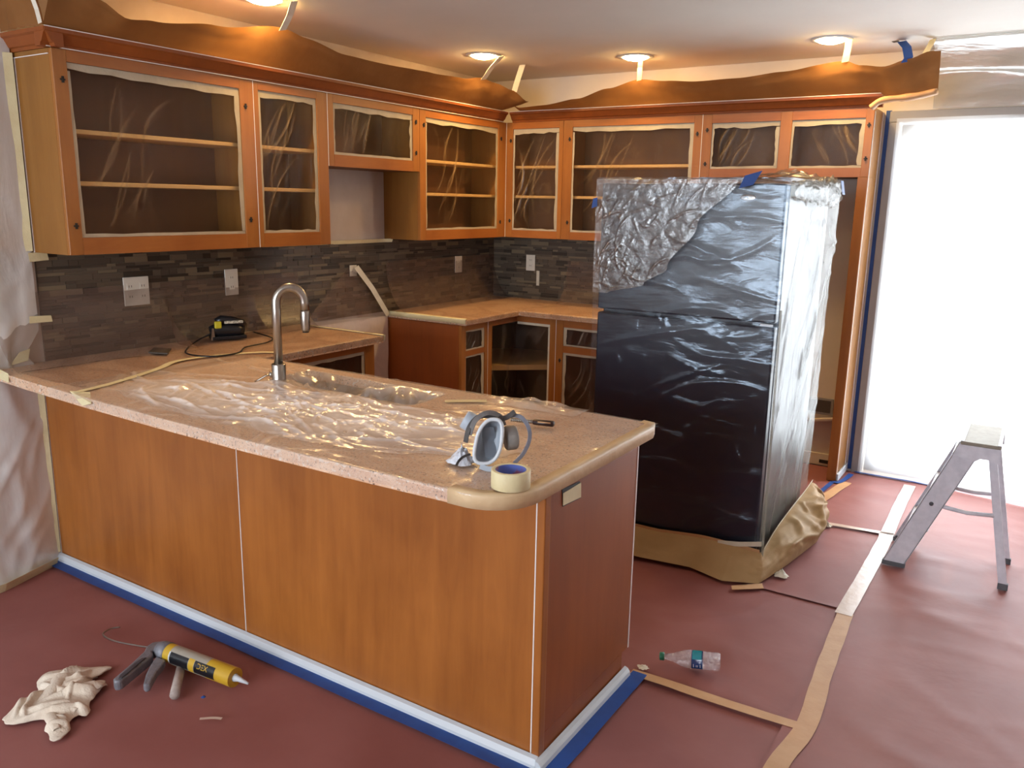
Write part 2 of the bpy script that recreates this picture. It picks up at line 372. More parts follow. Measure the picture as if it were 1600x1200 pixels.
def floor_tape(name, pts, w, mat, label, z=0.014, cat='tape', group=None, seedw=0.0):
    P = spline([(x, y, z) for x, y in pts], 6); W = []
    for i, p in enumerate(P):
        t = P[min(i+1, len(P)-1)] - P[max(i-1, 0)]; nrm = Vector((-t.y, t.x, 0)).normalized()
        W.append(nrm * (w * 0.5 * (1 + 0.10 * noise.noise(Vector((p.x * 9 + seedw, p.y * 9, 0))))))
        p.z += max(0, noise.noise(Vector((p.x * 5, p.y * 5, 3)))) * 0.003
    return tag(MB().ribbon(P, W, 0.0008).build(name, mat), label, cat, group)
floor_tape('floor_tape', [(3.135, -1.2), (3.132, 0.1), (3.13, 0.40), (3.155, 0.64), (3.13, 1.0), (3.105, 1.5)], 0.062, M['tapetan'], 'long tan tape strip running along the floor paper seam toward the ladder')
floor_tape('floor_tape', [(3.10, 1.48), (3.108, 1.9), (3.112, 2.4), (3.105, 2.52)], 0.066, M['tapegloss'], 'pale shiny tape strip on the seam beside the ladder foot', 0.0155)
floor_tape('floor_tape', [(3.11, 2.50), (3.10, 3.0), (3.10, 3.40)], 0.062, M['tapegloss'], 'pale tape strip on the seam ending at the glass door', 0.0155)
floor_tape('floor_tape', [(2.56, 0.612), (2.75, 0.615), (2.95, 0.618), (3.16, 0.628)], 0.042, M['tapetan'], 'tan tape strip from the peninsula corner across the floor below the water bottle', 0.012)
floor_tape('floor_tape', [(2.80, 2.47), (2.95, 2.49), (3.14, 2.515)], 0.035, M['tapegloss'], 'thin pale tape strip across the floor between refrigerator and ladder', 0.0155)
floor_tape('floor_tape', [(2.70, 2.70), (2.745, 3.05), (2.775, 3.24)], 0.055, M['tapetan'], 'tan tape strip along the floor edge of the refrigerator alcove', 0.0145)
floor_tape('blue_floor_tape', [(0.02, -0.046), (0.9, -0.046), (1.7, -0.046), (2.585, -0.046)], 0.05, M['blue'], 'long blue painter tape strip on the floor along the peninsula front', 0.0125)
floor_tape('blue_floor_tape', [(2.592, -0.07), (2.590, 0.25), (2.590, 0.62)], 0.055, M['blue'], 'blue painter tape strip on the floor along the peninsula end', 0.0128)
floor_tape('blue_floor_tape', [(2.655, 2.62), (2.675, 2.90), (2.70, 3.20)], 0.026, M['blue'], 'blue tape strip on the floor at the alcove opening', 0.0155)
floor_tape('blue_floor_tape', [(2.70, 3.205), (2.73, 3.20), (2.75, 3.28), (2.765, 3.42)], 0.03, M['blue'], 'blue tape strip wrapped around the foot of the tall cabinet panel', 0.0165)
floor_tape('blue_floor_tape', [(2.77, 3.485), (3.0, 3.485), (3.4, 3.485), (3.9, 3.485)], 0.022, M['blue'], 'blue tape strip on the floor along the glass door sill', 0.0150)

# ------------------------------------------------------------------ cabinets
UD, UB, UT, MZ = 0.2973, 1.384, 2.1726, 1.80
Y2, Y3 = 1.476, 2.25
XR = 2.711
def fA(u, d, z): return (d, u, z)
def fB(u, d, z): return (u, D - d, z)
def bx(mb, f, u0, u1, d0, d1, z0, z1):
    return mb.hexa([f(u0,d0,z0), f(u1,d0,z0), f(u1,d1,z0), f(u0,d1,z0), f(u0,d0,z1), f(u1,d0,z1), f(u1,d1,z1), f(u0,d1,z1)])
def opening_cover(root, f, a, b_, c, d_, depth, fm, seed, ripple=0.004, t=(0.032, 0.014, 0.014, 0.024), torn=True):
    """film and masking tape closing one face-frame opening; t = top, left, bottom, right tape widths"""
    dp = depth - 0.010
    lean = 1 if int(seed * 10) % 2 else -1
    cx_ = a + (b_ - a) * (0.30 if lean > 0 else 0.62)
    C1 = Creases(int(seed * 1000), 9, cx_ - 0.10, cx_ + 0.10, c + (d_ - c) * 0.2, c + (d_ - c) * 0.8, 57 if lean > 0 else 108, 74 if lean > 0 else 128, 0.10, 0.42 * (d_ - c) + 0.05, 0.0025, 0.007)
    def g(u, v):
        x = a + (b_ - a) * u; z = c + (d_ - c) * v
        e = min(1, 8 * min(u, 1 - u, v, 1 - v))
        w = nz(x * 3 + seed, z * 1.2 - x * 1.4, seed, 2.4) * 0.6; k = C1(x, z)
        return (*f(x, dp - 0.004 + (w + 0.6 * k) * ripple * e, z), k * e)
    MB().grid(g, int(20 + (b_ - a) * 90), int(18 + (d_ - c) * 60)).build('plastic_film', fm, root, normals=False)
    rr = random.Random(int(seed * 100))
    def strip(u0, u1, z0, z1, side):
        """one tape strip; the edge inside the opening is hand-torn and wavy"""
        n_ = 9; hz = side in 'tb'; P = []; a_, b2 = (u0, u1) if hz else (z0, z1)
        jit = [rr.uniform(-0.35, 0.35) * abs((z1 - z0) if hz else (u1 - u0)) for _ in range(n_ + 1)]
        tp = rr.uniform(-0.25, 0.25)
        for i in range(n_ + 1):
            q_ = a_ + (b2 - a_) * i / n_; j = (jit[i] * 0.6 + tp * (i / n_ - 0.5) * abs((z1 - z0) if hz else (u1 - u0)))
            P.append({'t': (q_, z0 + j), 'b': (q_, z1 + j), 'l': (u1 + j, q_), 'r': (u0 + j, q_)}[side])
        P += {'t': [(u1, z1), (u0, z1)], 'b': [(u1, z0), (u0, z0)], 'l': [(u0, z1), (u0, z0)], 'r': [(u1, z1), (u1, z0)]}[side]
        lift = {'t': 0.0, 'b': 0.0, 'l': 0.0014, 'r': 0.0014}[side]
        return MB().prism(P, lambda p_, q_, d2: f(p_, d2, q_), dp + 0.002 + lift, dp + 0.0032 + lift).build('masking_strip', M['optape'], root)
    if t[0]: strip(a + 0.001, b_ - 0.001, d_ - t[0], d_ - 0.001, 't')
    if t[2]: strip(a + 0.001, b_ - 0.001, c + 0.001, c + t[2], 'b')
    if t[1]: strip(a + 0.001, a + t[1], c + t[2] + 0.0005, d_ - t[0] - 0.0005, 'l')
    if t[3]: strip(b_ - t[3], b_ - 0.001, c + t[2] + 0.0005, d_ - t[0] - 0.0005, 'r')
def hinge(root, f, u, z, depth):
    mb = MB(); bx(mb, f, u - 0.004, u + 0.004, depth, depth + 0.006, z - 0.012, z + 0.012)
    bx(mb, f, u - 0.010, u + 0.010, depth, depth + 0.003, z - 0.003, z + 0.003)
    mb.build('hinge', M['dark'], root)
def cabinet(name, label, cat, f, u0, u1, z0, z1, depth, cols, shelves=(), fm='film_cab', hinges=(), seed=1.0, wm='wood', ends=('wood_end', 'wood_end'), group=None, d0=0.002, kick=0.0, ripple=0.004, tapes=None, shelfmat='shelf'):
    root = thing(name, label, cat, f((u0 + u1) / 2, depth / 2, z0), group=group)
    th = 0.016; fd = depth - 0.020
    bx(MB(), f, u0 + 0.0008, u0 + th, d0, fd, z0, z1 - 0.0005).build('side_panel', [M[ends[0]]], root)
    bx(MB(), f, u1 - th, u1 - 0.0008, d0, fd, z0, z1 - 0.0005).build('side_panel', [M[ends[1]]], root)
    bx(MB(), f, u0 + th, u1 - th, d0, fd, z1 - th, z1 - 0.0005).build('top_panel', M['interior'], root)
    bx(MB(), f, u0 + th, u1 - th, d0, fd, z0 + kick, z0 + kick + th).build('bottom_panel', M['interior'], root)
    bx(MB(), f, u0 + th, u1 - th, d0, d0 + 0.006, z0 + kick + th, z1 - th).build('back_panel', M['interior'], root)
    for z in shelves:
        bx(MB(), f, u0 + th + 0.001, u1 - th - 0.001, d0 + 0.008, fd - 0.02, z - 0.009, z + 0.009).build('shelf', M[shelfmat], root, bevel=0.002, seg=1)
    zb = z0 + kick
    edges = [u0 + 0.0008]
    for a, b_, _ in cols: edges += [a, b_]
    edges.append(u1 - 0.0008)
    for i in range(0, len(edges), 2):
        bx(MB(), f, edges[i], edges[i + 1], fd, depth, zb, z1).build('stile', M[wm], root, bevel=0.0015, seg=1)
    k = 0
    for a, b_, ops in cols:
        zs = [zb]
        for c, d_ in ops: zs += [c, d_]
        zs.append(z1)
        for i in range(0, len(zs), 2):
            bx(MB(), f, a, b_, fd + 0.0005, depth - 0.0004, zs[i], zs[i + 1]).build('rail', M['wood_h' if wm == 'wood' else wm], root)
        for c, d_ in ops:
            opening_cover(root, f, a, b_, c, d_, depth, M[fm], seed + 1.7 * k, ripple, *( [tapes] if tapes else [])); k += 1
    for u, z in hinges: hinge(root, f, u, z, depth)
    return root
SH = (1.668, 1.872)
gU = None
c1 = cabinet('wall_cabinet', 'widest orange wood wall cabinet with two shelves behind film, nearest the camera', 'cabinet', fA, 0.02, 0.985, UB, UT, UD, [(0.078, 0.905, [(1.452, 2.128)])], SH, hinges=((0.935, 2.05), (0.935, 1.52), (0.055, 2.06), (0.055, 1.50)), seed=1.1)
c2 = cabinet('wall_cabinet', 'narrow tall wood wall cabinet left of the missing range hood gap', 'cabinet', fA, 0.985, Y2, UB, UT, UD, [(1.016, 1.400, [(1.452, 2.135)])], SH, fm='film_cab2', seed=2.3, ripple=0.007)
c3 = cabinet('wall_cabinet', 'short wood wall cabinet bridging above the bare range hood gap', 'cabinet', fA, Y2, Y3, MZ, UT, UD, [(1.520, 2.186, [(1.862, 2.130)])], (), fm='film_cab2', hinges=((2.215, 2.09), (2.215, 1.91)), seed=3.7, ripple=0.007)
c4 = cabinet('wall_cabinet', 'wood wall cabinet with two shelves running into the room corner', 'cabinet', fA, Y3, D - UD, UB, UT, UD, [(2.312, 3.118, [(1.445, 2.128)])], SH, hinges=((3.15, 2.06), (3.15, 1.49), (2.29, 2.08)), seed=4.1)
cabinet('wall_cabinet', 'narrowest wood wall cabinet on the back wall beside the corner', 'cabinet', fB, UD + 0.001, 0.756, UB, UT, UD, [(0.352, 0.722, [(1.435, 2.128)])], SH, fm='film_cab2', hinges=((0.335, 2.05), (0.335, 1.50)), seed=5.9, ripple=0.008)
cabinet('wall_cabinet', 'wide wood wall cabinet on the back wall partly hidden by the wrapped refrigerator', 'cabinet', fB, 0.756, 1.730, UB, UT, UD, [(0.826, 1.676, [(1.435, 2.128)])], SH, hinges=((0.806, 2.05), (0.806, 1.50), (1.70, 2.06)), seed=6.3)
c7 = cabinet('refrigerator_cabinet', 'wood cabinet with two short openings and a tall side panel around the refrigerator alcove', 'cabinet', fB, 1.730, XR, MZ, UT, UD, [(1.790, 2.202, [(1.850, 2.120)]), (2.268, 2.668, [(1.850, 2.120)])], (), hinges=((1.762, 2.08), (1.762, 1.88), (2.688, 2.08), (2.688, 1.90)), seed=7.7)
bx(MB(), fB, XR - 0.019, XR - 0.0005, 0.002, UD - 0.021, 0.014, MZ - 0.0005).build('tall_side_panel', M['wood_end'], c7, bevel=0.0015, seg=1)
bx(MB(), fB, 2.657, XR - 0.0005, UD - 0.0205, UD, 0.014, MZ - 0.0005).build('tall_stile', M['wood'], c7, bevel=0.0015, seg=1)
bx(MB(), fB, XR - 0.0005, XR + 0.0025, 0.03, 0.045, 0.05, UT).build('caulk_line', M['caulk'], c7)
bx(MB(), fB, XR - 0.0005, XR + 0.0015, UD - 0.020, UD - 0.012, 0.05, UT - 0.02).build('caulk_line', M['caulk'], c7)
bx(MB(), fB, XR, XR + 0.012, 0.004, UD - 0.005, 0.014, 0.06).build('foot_trim', M['white'], c7, bevel=0.003)
# thin caulk lines on the near cabinet end and between the units
for (u, w_) in ((0.004, 0.004), (0.030, 0.003)):
    MB().box(u, u + w_, 0.0165, 0.0205, UB, UT - 0.02).build('caulk_line', M['caulk'], c1)
MB().box(0.004, UD - 0.02, 0.0165, 0.0205, UT - 0.022, UT - 0.019).build('caulk_line', M['caulk'], c1)
bx(MB(), fA, 0.9835, 0.9865, UD, UD + 0.0012, UB, UT).build('caulk_line', M['caulk'], c2)
bx(MB(), fA, 1.4745, 1.4775, UD, UD + 0.0012, MZ, UT).build('caulk_line', M['caulk'], c3)
bx(MB(), fA, D - UD - 0.004, D - UD - 0.0005, UD, UD + 0.0015, UB, UT).build('caulk_line', M['caulk'], c4)
bx(MB(), fB, 1.7285, 1.7315, UD, UD + 0.0012, MZ, UT).build('caulk_line', M['caulk'], c7)

# crown moulding
CR = [(UD - 0.03, UT + 0.0005), (UD + 0.004, UT + 0.0005), (UD + 0.008, UT + 0.012), (UD + 0.016, UT + 0.016), (UD + 0.034, UT + 0.046), (UD + 0.044, UT + 0.052), (UD + 0.044, UT + 0.066), (UD - 0.03, UT + 0.066)]
struct(MB().prism(CR, lambda p, q, t: (p, t, q), -0.022, D - UD - 0.05).build('trim_1', M['wood_red']))
t1e = MB().prism([(0.02 - (p - UD), q) for p, q in CR], lambda p, q, t: (t, p, q), 0.002, UD + 0.04).build('trim_2', M['wood_red']); struct(t1e)
struct(MB().prism(CR, lambda p, q, t: (t, D - p, q), UD + 0.05, XR + 0.035).build('trim_3', M['wood_red']))
for nm, mbx in (('trim_4', MB().box(UD + 0.004, UD + 0.0075, -0.0, D - UD - 0.05, UT + 0.0006, UT + 0.004)), ('trim_5', MB().box(UD + 0.043, UD + 0.0455, -0.022, D - UD - 0.05, UT + 0.0655, UT + 0.069)), ('trim_6', MB().box(UD + 0.05, XR + 0.03, D - UD - 0.046, D - UD - 0.043, UT + 0.0655, UT + 0.069))):
    struct(mbx.build(nm, M['caulk']))
CT = UT + 0.066

# ------------------------------------------------------------------ backsplash tiles
def backsplash(wall, f, u0, u1, z0, z1, keep, near):
    rr = random.Random(5); rows = []; z = z0
    while z < z1 - 0.008:
        h = rr.choice((0.0135, 0.0135, 0.020, 0.027)); h = min(h, z1 - z); rows.append((z, h)); z += h
    tiles = []
    for z, h in rows:
        u = u0
        while u < u1 - 0.005:
            l = rr.choice((0.045, 0.07, 0.095, 0.12, 0.15)); l = min(l, u1 - u)
            tiles.append((u, l, z, h, rr.choice((0, 0, 1, 1, 2, 3, 4, 5)), rr.uniform(0.007, 0.0105))); u += l
    tiles.sort(key=near)
    g = MB(); bx(g, f, u0, u1, 0.0003, 0.0052, z0, z1); g.build('grout_bed', M['grout'], wall)
    base = {}
    for i, c in enumerate(TILEC):
        me_o = bx(MB(), f if f is fA else (lambda u, d, z: (u, -d, z)), 0, 1, 0, 1, 0, 1).build('tile_base', M['tiles'][i]); base[i] = me_o.data; bpy.data.objects.remove(me_o)
    gp = 0.0016
    for (u, l, z, h, c, d_) in tiles[:keep]:
        o = bpy.data.objects.new('tile', base[c]); COL.objects.link(o); o.parent = wall
        o.location = f(u + gp / 2, 0.004, z + gp / 2)
        o.scale = (d_ - 0.004, l - gp, h - gp) if f is fA else (l - gp, d_ - 0.004, h - gp)
    s = MB()
    for (u, l, z, h, c, d_) in tiles[keep:]:
        s.mat = c; bx(s, f, u + gp / 2, u + l - gp / 2, 0.004, d_, z + gp / 2, z + h - gp / 2)
    o = s.build('tile_field', M['tiles'], wall); o['kind'] = 'stuff'
backsplash(wall_left, fA, 0.03, D - 0.006, 0.915, UB - 0.002, 300, lambda t: abs(t[0] - 0.9))
backsplash(wall_back, fB, 0.006, 1.73, 0.915, UB - 0.002, 300, lambda t: abs(t[0] - 0.55))

# ------------------------------------------------------------------ base cabinets
BT = 0.874
cabinet('base_cabinet', 'low wood cabinet under the counter between peninsula and range gap', 'cabinet', fA, 0.66, Y2 - 0.012, 0.014, BT, 0.61, [(0.93, 1.39, [(0.16, 0.835)])], (), fm='film_base', seed=8.3, kick=0.09, ends=('wood', 'wood_red'), tapes=(0.02, 0.02, 0.015, 0.02))
bc = cabinet('base_cabinet', 'narrow wood base cabinet with plain end panel facing the range gap', 'cabinet', fA, Y3 + 0.012, 2.555, 0.014, BT, 0.61, [(2.312, 2.520, [(0.15, 0.672), (0.705, 0.835)])], (), fm='film_base', seed=9.1, kick=0.09, ends=('wood_red', 'interior'), tapes=(0.012, 0.008, 0.01, 0.03))
bx(MB(), fA, 2.5535, 2.5565, 0.61, 0.6112, 0.1, BT).build('caulk_line', M['caulk'], bc)
bd = cabinet('base_cabinet', 'wood base cabinet with drawer and door openings beside the wrapped refrigerator', 'cabinet', fB, 0.920, 1.728, 0.014, BT, 0.61, [(0.975, 1.675, [(0.15, 0.655), (0.700, 0.825)])], (), fm='film_base', seed=10.7, kick=0.09, ends=('interior', 'wood'), hinges=((0.955, 0.60),), tapes=(0.014, 0.022, 0.01, 0.02))
bx(MB(), fB, 0.9185, 0.9215, 0.61, 0.6112, 0.1, BT).build('caulk_line', M['caulk'], bd)
# corner unit with an open L-shaped front and a carousel shelf
cu = thing('corner_base_cabinet', 'wood corner base cabinet with open L-shaped front and round shelf behind film', 'cabinet', (0.5, 3.0, 0.014))
XI, YI = 0.61, D - 0.61
def cpart(nm, mt, *bxs):
    q = MB()
    for t_ in bxs: q.box(*t_)
    return q.build(nm, mt, cu, bevel=0.0012, seg=1)
cpart('back_panel', M['interior'], (0.002, 0.010, 2.557, D - 0.002, 0.1, BT)); cpart('back_panel', M['interior'], (0.011, 0.918, D - 0.010, D - 0.002, 0.1, BT))
cpart('side_panel', M['interior'], (0.011, XI - 0.02, 2.557, 2.571, 0.1, BT)); cpart('side_panel', M['interior'], (0.904, 0.918, YI + 0.02, D - 0.011, 0.1, BT))
cpart('bottom_panel', M['interior'], (0.011, XI - 0.08, 2.572, D - 0.011, 0.10, 0.116), (XI - 0.08, 0.903, YI + 0.08, D - 0.011, 0.10, 0.116))
cpart('stile', M['wood'], (XI - 0.02, XI, 2.557, 2.605, 0.1, BT)); cpart('stile', M['wood'], (0.872, 0.918, YI, YI + 0.02, 0.1, BT))
cpart('rail', M['wood_h'], (XI - 0.02, XI, 2.605, YI + 0.02, 0.832, BT)); cpart('rail', M['wood_h'], (XI, 0.872, YI, YI + 0.02, 0.832, BT))
cpart('rail', M['wood_h'], (XI - 0.02, XI, 2.605, YI + 0.02, 0.10, 0.14)); cpart('rail', M['wood_h'], (XI, 0.872, YI, YI + 0.02, 0.10, 0.14))
cpart('toe_kick', M['dark'], (0.011, XI - 0.075, 2.572, YI + 0.09, 0.014, 0.099), (XI - 0.075, 0.918, YI + 0.075, YI + 0.09, 0.014, 0.099))
q = MB()
pp = [(0.46 + 0.42 * math.cos(a), D - 0.46 + 0.42 * math.sin(a)) for a in [PI * 2 * k / 40 for k in range(40)]]
pp = [(x, y) if not (x > XI - 0.10 and y < YI + 0.10) else (min(x, max(XI - 0.10, 0)) if (x - XI) < (YI - y) else x, y if (x - XI) < (YI - y) else max(y, YI + 0.10)) for x, y in pp]
q.prism(pp, lambda x, y, t: (x, y, t), 0.50, 0.535); q.build('carousel_shelf', M['shelf'], cu)
q = MB()
q.grid(lambda u, v: (XI - 0.012 + 0.004 * nz(u * 3, v * 3, 5, 2), 2.605 + (YI + 0.015 - 2.605) * u, 0.14 + 0.692 * v), 12, 14)
q.grid(lambda u, v: (XI - 0.012 + (0.872 - XI + 0.012) * u, YI + 0.012 + 0.004 * nz(u * 3, v * 3, 9, 2), 0.14 + 0.692 * v), 12, 14)
q.build('plastic_film', M['film_base'], cu, normals=False)
cpart('masking_strip', M['masklight'], (XI, 0.872, YI + 0.008, YI + 0.0092, 0.814, 0.831)); cpart('masking_strip', M['masklight'], (0.855, 0.872, YI + 0.008, YI + 0.0092, 0.14, 0.813))

# peninsula
L, W = 2.5407, 0.617
pen = thing('peninsula', 'long orange wood peninsula cabinet with plain panels and white caulk lines', 'cabinet', (1.27, 0.3, 0.0))
MB().box(0.034, 1.2710, 0.0, 0.018, 0.014, BT).build('front_panel', M['wood_pen'], pen)
MB().box(1.2745, L - 0.026, 0.0, 0.018, 0.014, BT).build('front_panel', M['wood_pen'], pen)
MB().box(1.2712, 1.2743, -0.002, 0.016, 0.03, BT).build('caulk_line', M['caulk'], pen)
MB().box(0.002, 0.030, -0.004, 0.018, 0.014, BT).build('filler_strip', M['wood_pen'], pen)
MB().box(0.0015, 0.0065, -0.0058, -0.004, 0.03, BT).build('caulk_line', M['caulk'], pen)
MB().box(0.0302, 0.0338, -0.002, 0.014, 0.03, BT).build('caulk_line', M['caulk'], pen)
MB().box(L - 0.022, L + 0.004, -0.004, 0.030, 0.014, BT).build('corner_post', M['wood_pen'], pen, bevel=0.004)
MB().box(L - 0.0258, L - 0.0222, -0.002, 0.014, 0.03, BT).build('caulk_line', M['caulk'], pen)
MB().box(L - 0.018, L, 0.0305, W, 0.10, BT).build('end_panel', M['wood_red'], pen, bevel=0.001, seg=1)
MB().box(L - 0.018, L, 0.0305, W - 0.05, 0.014, 0.0995).build('end_panel_foot', M['wood_red'], pen)
MB().box(L - 0.001, L + 0.0018, W - 0.006, W + 0.0005, 0.10, BT).build('caulk_line', M['caulk'], pen)
MB().box(0.62, L - 0.019, W - 0.018, W, 0.10, BT).build('kitchen_side_panel', M['wood'], pen)
MB().box(0.62, L - 0.019, W - 0.075, W - 0.06, 0.014, 0.0995).build('toe_kick', M['dark'], pen)
op = MB().hexa([(L - 0.001, 0.100, 0.784), (L + 0.002, 0.100, 0.784), (L + 0.002, 0.205, 0.778), (L - 0.001, 0.205, 0.778), (L - 0.001, 0.092, 0.838), (L + 0.002, 0.092, 0.838), (L + 0.002, 0.198, 0.832), (L - 0.001, 0.198, 0.832)]).build('outlet_cutout', M['dark'], pen)
MB().hexa([(L + 0.002, 0.098, 0.788), (L + 0.0035, 0.098, 0.788), (L + 0.0035, 0.206, 0.781), (L + 0.002, 0.206, 0.781), (L + 0.002, 0.097, 0.825), (L + 0.0035, 0.097, 0.825), (L + 0.0035, 0.203, 0.827), (L + 0.002, 0.203, 0.827)]).build('masking_strip', M['mask'], op)
struct(MB().prism([(0.0, 0.0125), (-0.020, 0.0125), (-0.020, 0.024), (-0.012, 0.040), (0.0, 0.045)], lambda p, q, t: (t, p - 0.0045, q), 0.008, L + 0.004).build('baseboard_front', M['white']))
struct(MB().prism([(0.0, 0.0125), (0.022, 0.0125), (0.020, 0.028), (0.012, 0.038), (0.0, 0.042)], lambda p, q, t: (L + 0.0045 + p, t, q), -0.024, W - 0.03).build('baseboard_end', M['white']))

# ------------------------------------------------------------------ worktops
def worktop(name, label, outer, hole=None, z0=0.876, z1=0.914):
    bm = bmesh.new()
    def loop(pts):
        vs = [bm.verts.new((x, y, z1)) for x, y in pts]
        return [bm.edges.new((vs[i], vs[(i + 1) % len(vs)])) for i in range(len(vs))]
    ed = loop(outer)
    if hole: ed += loop(hole)
    bmesh.ops.triangle_fill(bm, use_beauty=True, edges=ed)
    r = bmesh.ops.extrude_face_region(bm, geom=list(bm.faces))
    bmesh.ops.translate(bm, verts=[v for v in r['geom'] if isinstance(v, bmesh.types.BMVert)], vec=(0, 0, z0 - z1))
    bmesh.ops.recalc_face_normals(bm, faces=bm.faces)
    me = bpy.data.meshes.new(name); bm.to_mesh(me); bm.free(); me.materials.append(M['granite'])
    o = bpy.data.objects.new(name, me); COL.objects.link(o)
    bv = o.modifiers.new('bevel', 'BEVEL'); bv.width = 0.009; bv.segments = 3; bv.limit_method = 'ANGLE'; bv.angle_limit = 0.9
    return tag(o, label, 'countertop')
def arc(cx, cy, r, a0, a1, n=8): return [(cx + r * math.cos(math.radians(a0 + (a1 - a0) * i / n)), cy + r * math.sin(math.radians(a0 + (a1 - a0) * i / n))) for i in range(n + 1)]
FE = [(0.0, -0.195), (0.3, -0.220), (0.74, -0.245), (1.2, -0.262), (1.62, -0.270), (2.1, -0.268), (2.50, -0.258)]
def front_edge(x):
    if x <= FE[0][0]: return FE[0][1]
    for (a, va), (b_, vb) in zip(FE, FE[1:]):
        if x <= b_: return va + (vb - va) * (x - a) / (b_ - a)
    return FE[-1][1]
XC, YC = 2.588, 0.650
outer = [(0.002, -0.195)] + FE[1:-1] + [(2.44, -0.2585)] + arc(XC - 0.13, -0.258 + 0.13, 0.13, -85, 0) + arc(XC - 0.045, YC - 0.03, 0.03, 0, 90, 5) + [(0.665, YC), (0.665, Y2), (0.002, Y2)]
SK = (1.03, 1.78, 0.335, 0.585)
hole = arc(SK[0] + 0.05, SK[2] + 0.05, 0.05, 180, 270, 5) + arc(SK[1] - 0.05, SK[2] + 0.05, 0.05, 270, 360, 5) + arc(SK[1] - 0.05, SK[3] - 0.05, 0.05, 0, 90, 5) + arc(SK[0] + 0.05, SK[3] - 0.05, 0.05, 90, 180, 5)
worktop('worktop', 'tan speckled granite worktop covering the peninsula and turning along the tiled wall', outer, hole)
worktop('worktop', 'tan granite corner worktop behind the wrapped refrigerator', [(0.002, Y3), (0.655, Y3), (0.655, D - 0.655), (1.728, D - 0.655), (1.728, D - 0.002), (0.002, D - 0.002)])
# sink bowl
s_ = MB()
def bowl(off, zz): return [(x + (off if x < 1.4 else -off), y + (off if y < 0.46 else -off), zz) for x, y in hole]
rings = [bowl(-0.012, 0.8755), bowl(0.002, 0.8755), bowl(0.004, 0.75), bowl(0.02, 0.725), bowl(0.10, 0.722)]
n = len(hole); vs = [p for r in rings for p in r]
s_.smooth = True
s_.add(vs, [(i*n+k, i*n+(k+1) % n, (i+1)*n+(k+1) % n, (i+1)*n+k) for i in range(len(rings)-1) for k in range(n)] + [tuple(range((len(rings)-1)*n, len(rings)*n))])
snk = s_.build('sink', M['steel'], normals=False); tag(snk, 'stainless sink bowl let into the peninsula beside the faucet, under crumpled plastic', 'sink')

# ------------------------------------------------------------------ refrigerator, its plastic wrap and its paper skirt
FX0, FX1, FY0, FY1, FT = 1.812, 2.662, 1.725, 2.530, 1.722
fr = thing('refrigerator', 'tall black refrigerator pulled out of its alcove and wrapped in clear plastic', 'refrigerator', (2.237, 2.12, 0.0))
MB().box(FX0, FX1, FY0 + 0.06, FY1, 0.03, FT).build('body', M['fridge'], fr, bevel=0.01)
ud_ = MB().box(FX0, FX1, FY0, FY0 + 0.055, 1.135, FT).build('upper_door', M['fridge'], fr, bevel=0.008)
ld_ = MB().box(FX0, FX1, FY0, FY0 + 0.055, 0.09, 1.118).build('lower_door', M['fridge'], fr, bevel=0.008)
MB().box(FX0 + 0.02, FX1 - 0.02, FY0 + 0.06, FY0 + 0.1, 0.0155, 0.085).build('base_grille', M['black'], fr)
MB().lathe([(0.0, 0), (1.0, 0), (1.0, 0.6), (0.85, 1.0), (0.0, 1.0)], 28, lambda x, y, z: (2.505 + x * 0.034, FY0 - z * 0.003, 1.662 + y * 0.0145), close=False).build('badge', M['steel'], ud_)
MB().tube(spline([(2.487, FY0 - 0.0035, 1.660), (2.497, FY0 - 0.0035, 1.667), (2.508, FY0 - 0.0035, 1.660), (2.522, FY0 - 0.0035, 1.665)], 5), 0.0015, 6).build('badge_mark', M['black'], ud_)
MB().box(2.60, 2.655, FY0 - 0.002, FY0, 1.121, 1.131).build('hinge_cover', M['white'], ud_)
wr = thing('plastic_wrap', 'clear wrinkled plastic film wrapped around the black refrigerator', 'plastic sheet', (2.237, 2.12, 0.0))
def wrk(a, b, s=1.0):
    return 0.55 * max(0, ridge(a * 0.8 + b * 0.35, b * 2.4, 1.0, 2.6 * s) - 0.55) + 0.35 * nz(a, b * 1.8, 2.0, 3.0 * s) + 0.35 * max(0, ridge(a + b, b - a, 7.0, 4.5 * s) - 0.75)
CF = Creases(11, 46, FX0, FX1, 0.15, 1.72, -14, 16, 0.10, 0.34, 0.006, 0.016); CF.L += Creases(12, 12, FX0, FX1, 0.2, 1.0, 18, 38, 0.15, 0.40, 0.006, 0.014).L + Creases(14, 26, FX0, FX1, 0.5, 1.1, 50, 130, 0.03, 0.08, 0.003, 0.007, 0.2, 0.6).L
def frontf(u, v):
    x = FX0 - 0.02 + (FX1 - FX0 + 0.04) * u; z = 0.055 + (FT + 0.025 - 0.055) * v
    e = min(1, 10 * min(u, 1 - u) + 0.15); k = CF(x, z)
    return (x, FY0 - 0.013 - (0.012 * max(-0.3, 0.5 * nz(x, z * 1.8, 2.0, 3.0)) + 0.009 * min(1.6, k)) * e, z, min(1, 0.5 * k))
MB().grid(frontf, 100, 190).build('front_film', M['film_fr'], wr, normals=False)
CS = Creases(21, 30, FY0, FY1, 0.2, 1.5, 58, 82, 0.12, 0.55, 0.007, 0.020); CS.L += Creases(22, 16, FY0, FY1, 1.2, 1.7, -40, 20, 0.06, 0.25, 0.007, 0.018).L
def sidef(u, v):
    y = FY0 - 0.013 + (FY1 - FY0 + 0.05) * u; z = 0.055 + (FT + 0.025 - 0.055) * v
    e = min(1, 10 * u + 0.1); k = CS(y, z)
    return (FX1 + 0.020 + e * (0.005 * nz(y * 2, z, 3, 2.5) + 0.010 * min(1.6, k) + 0.02 * v * u), y, z, 0.3 * k)
MB().grid(sidef, 80, 130).build('side_film', M['film_side'], wr, normals=False)
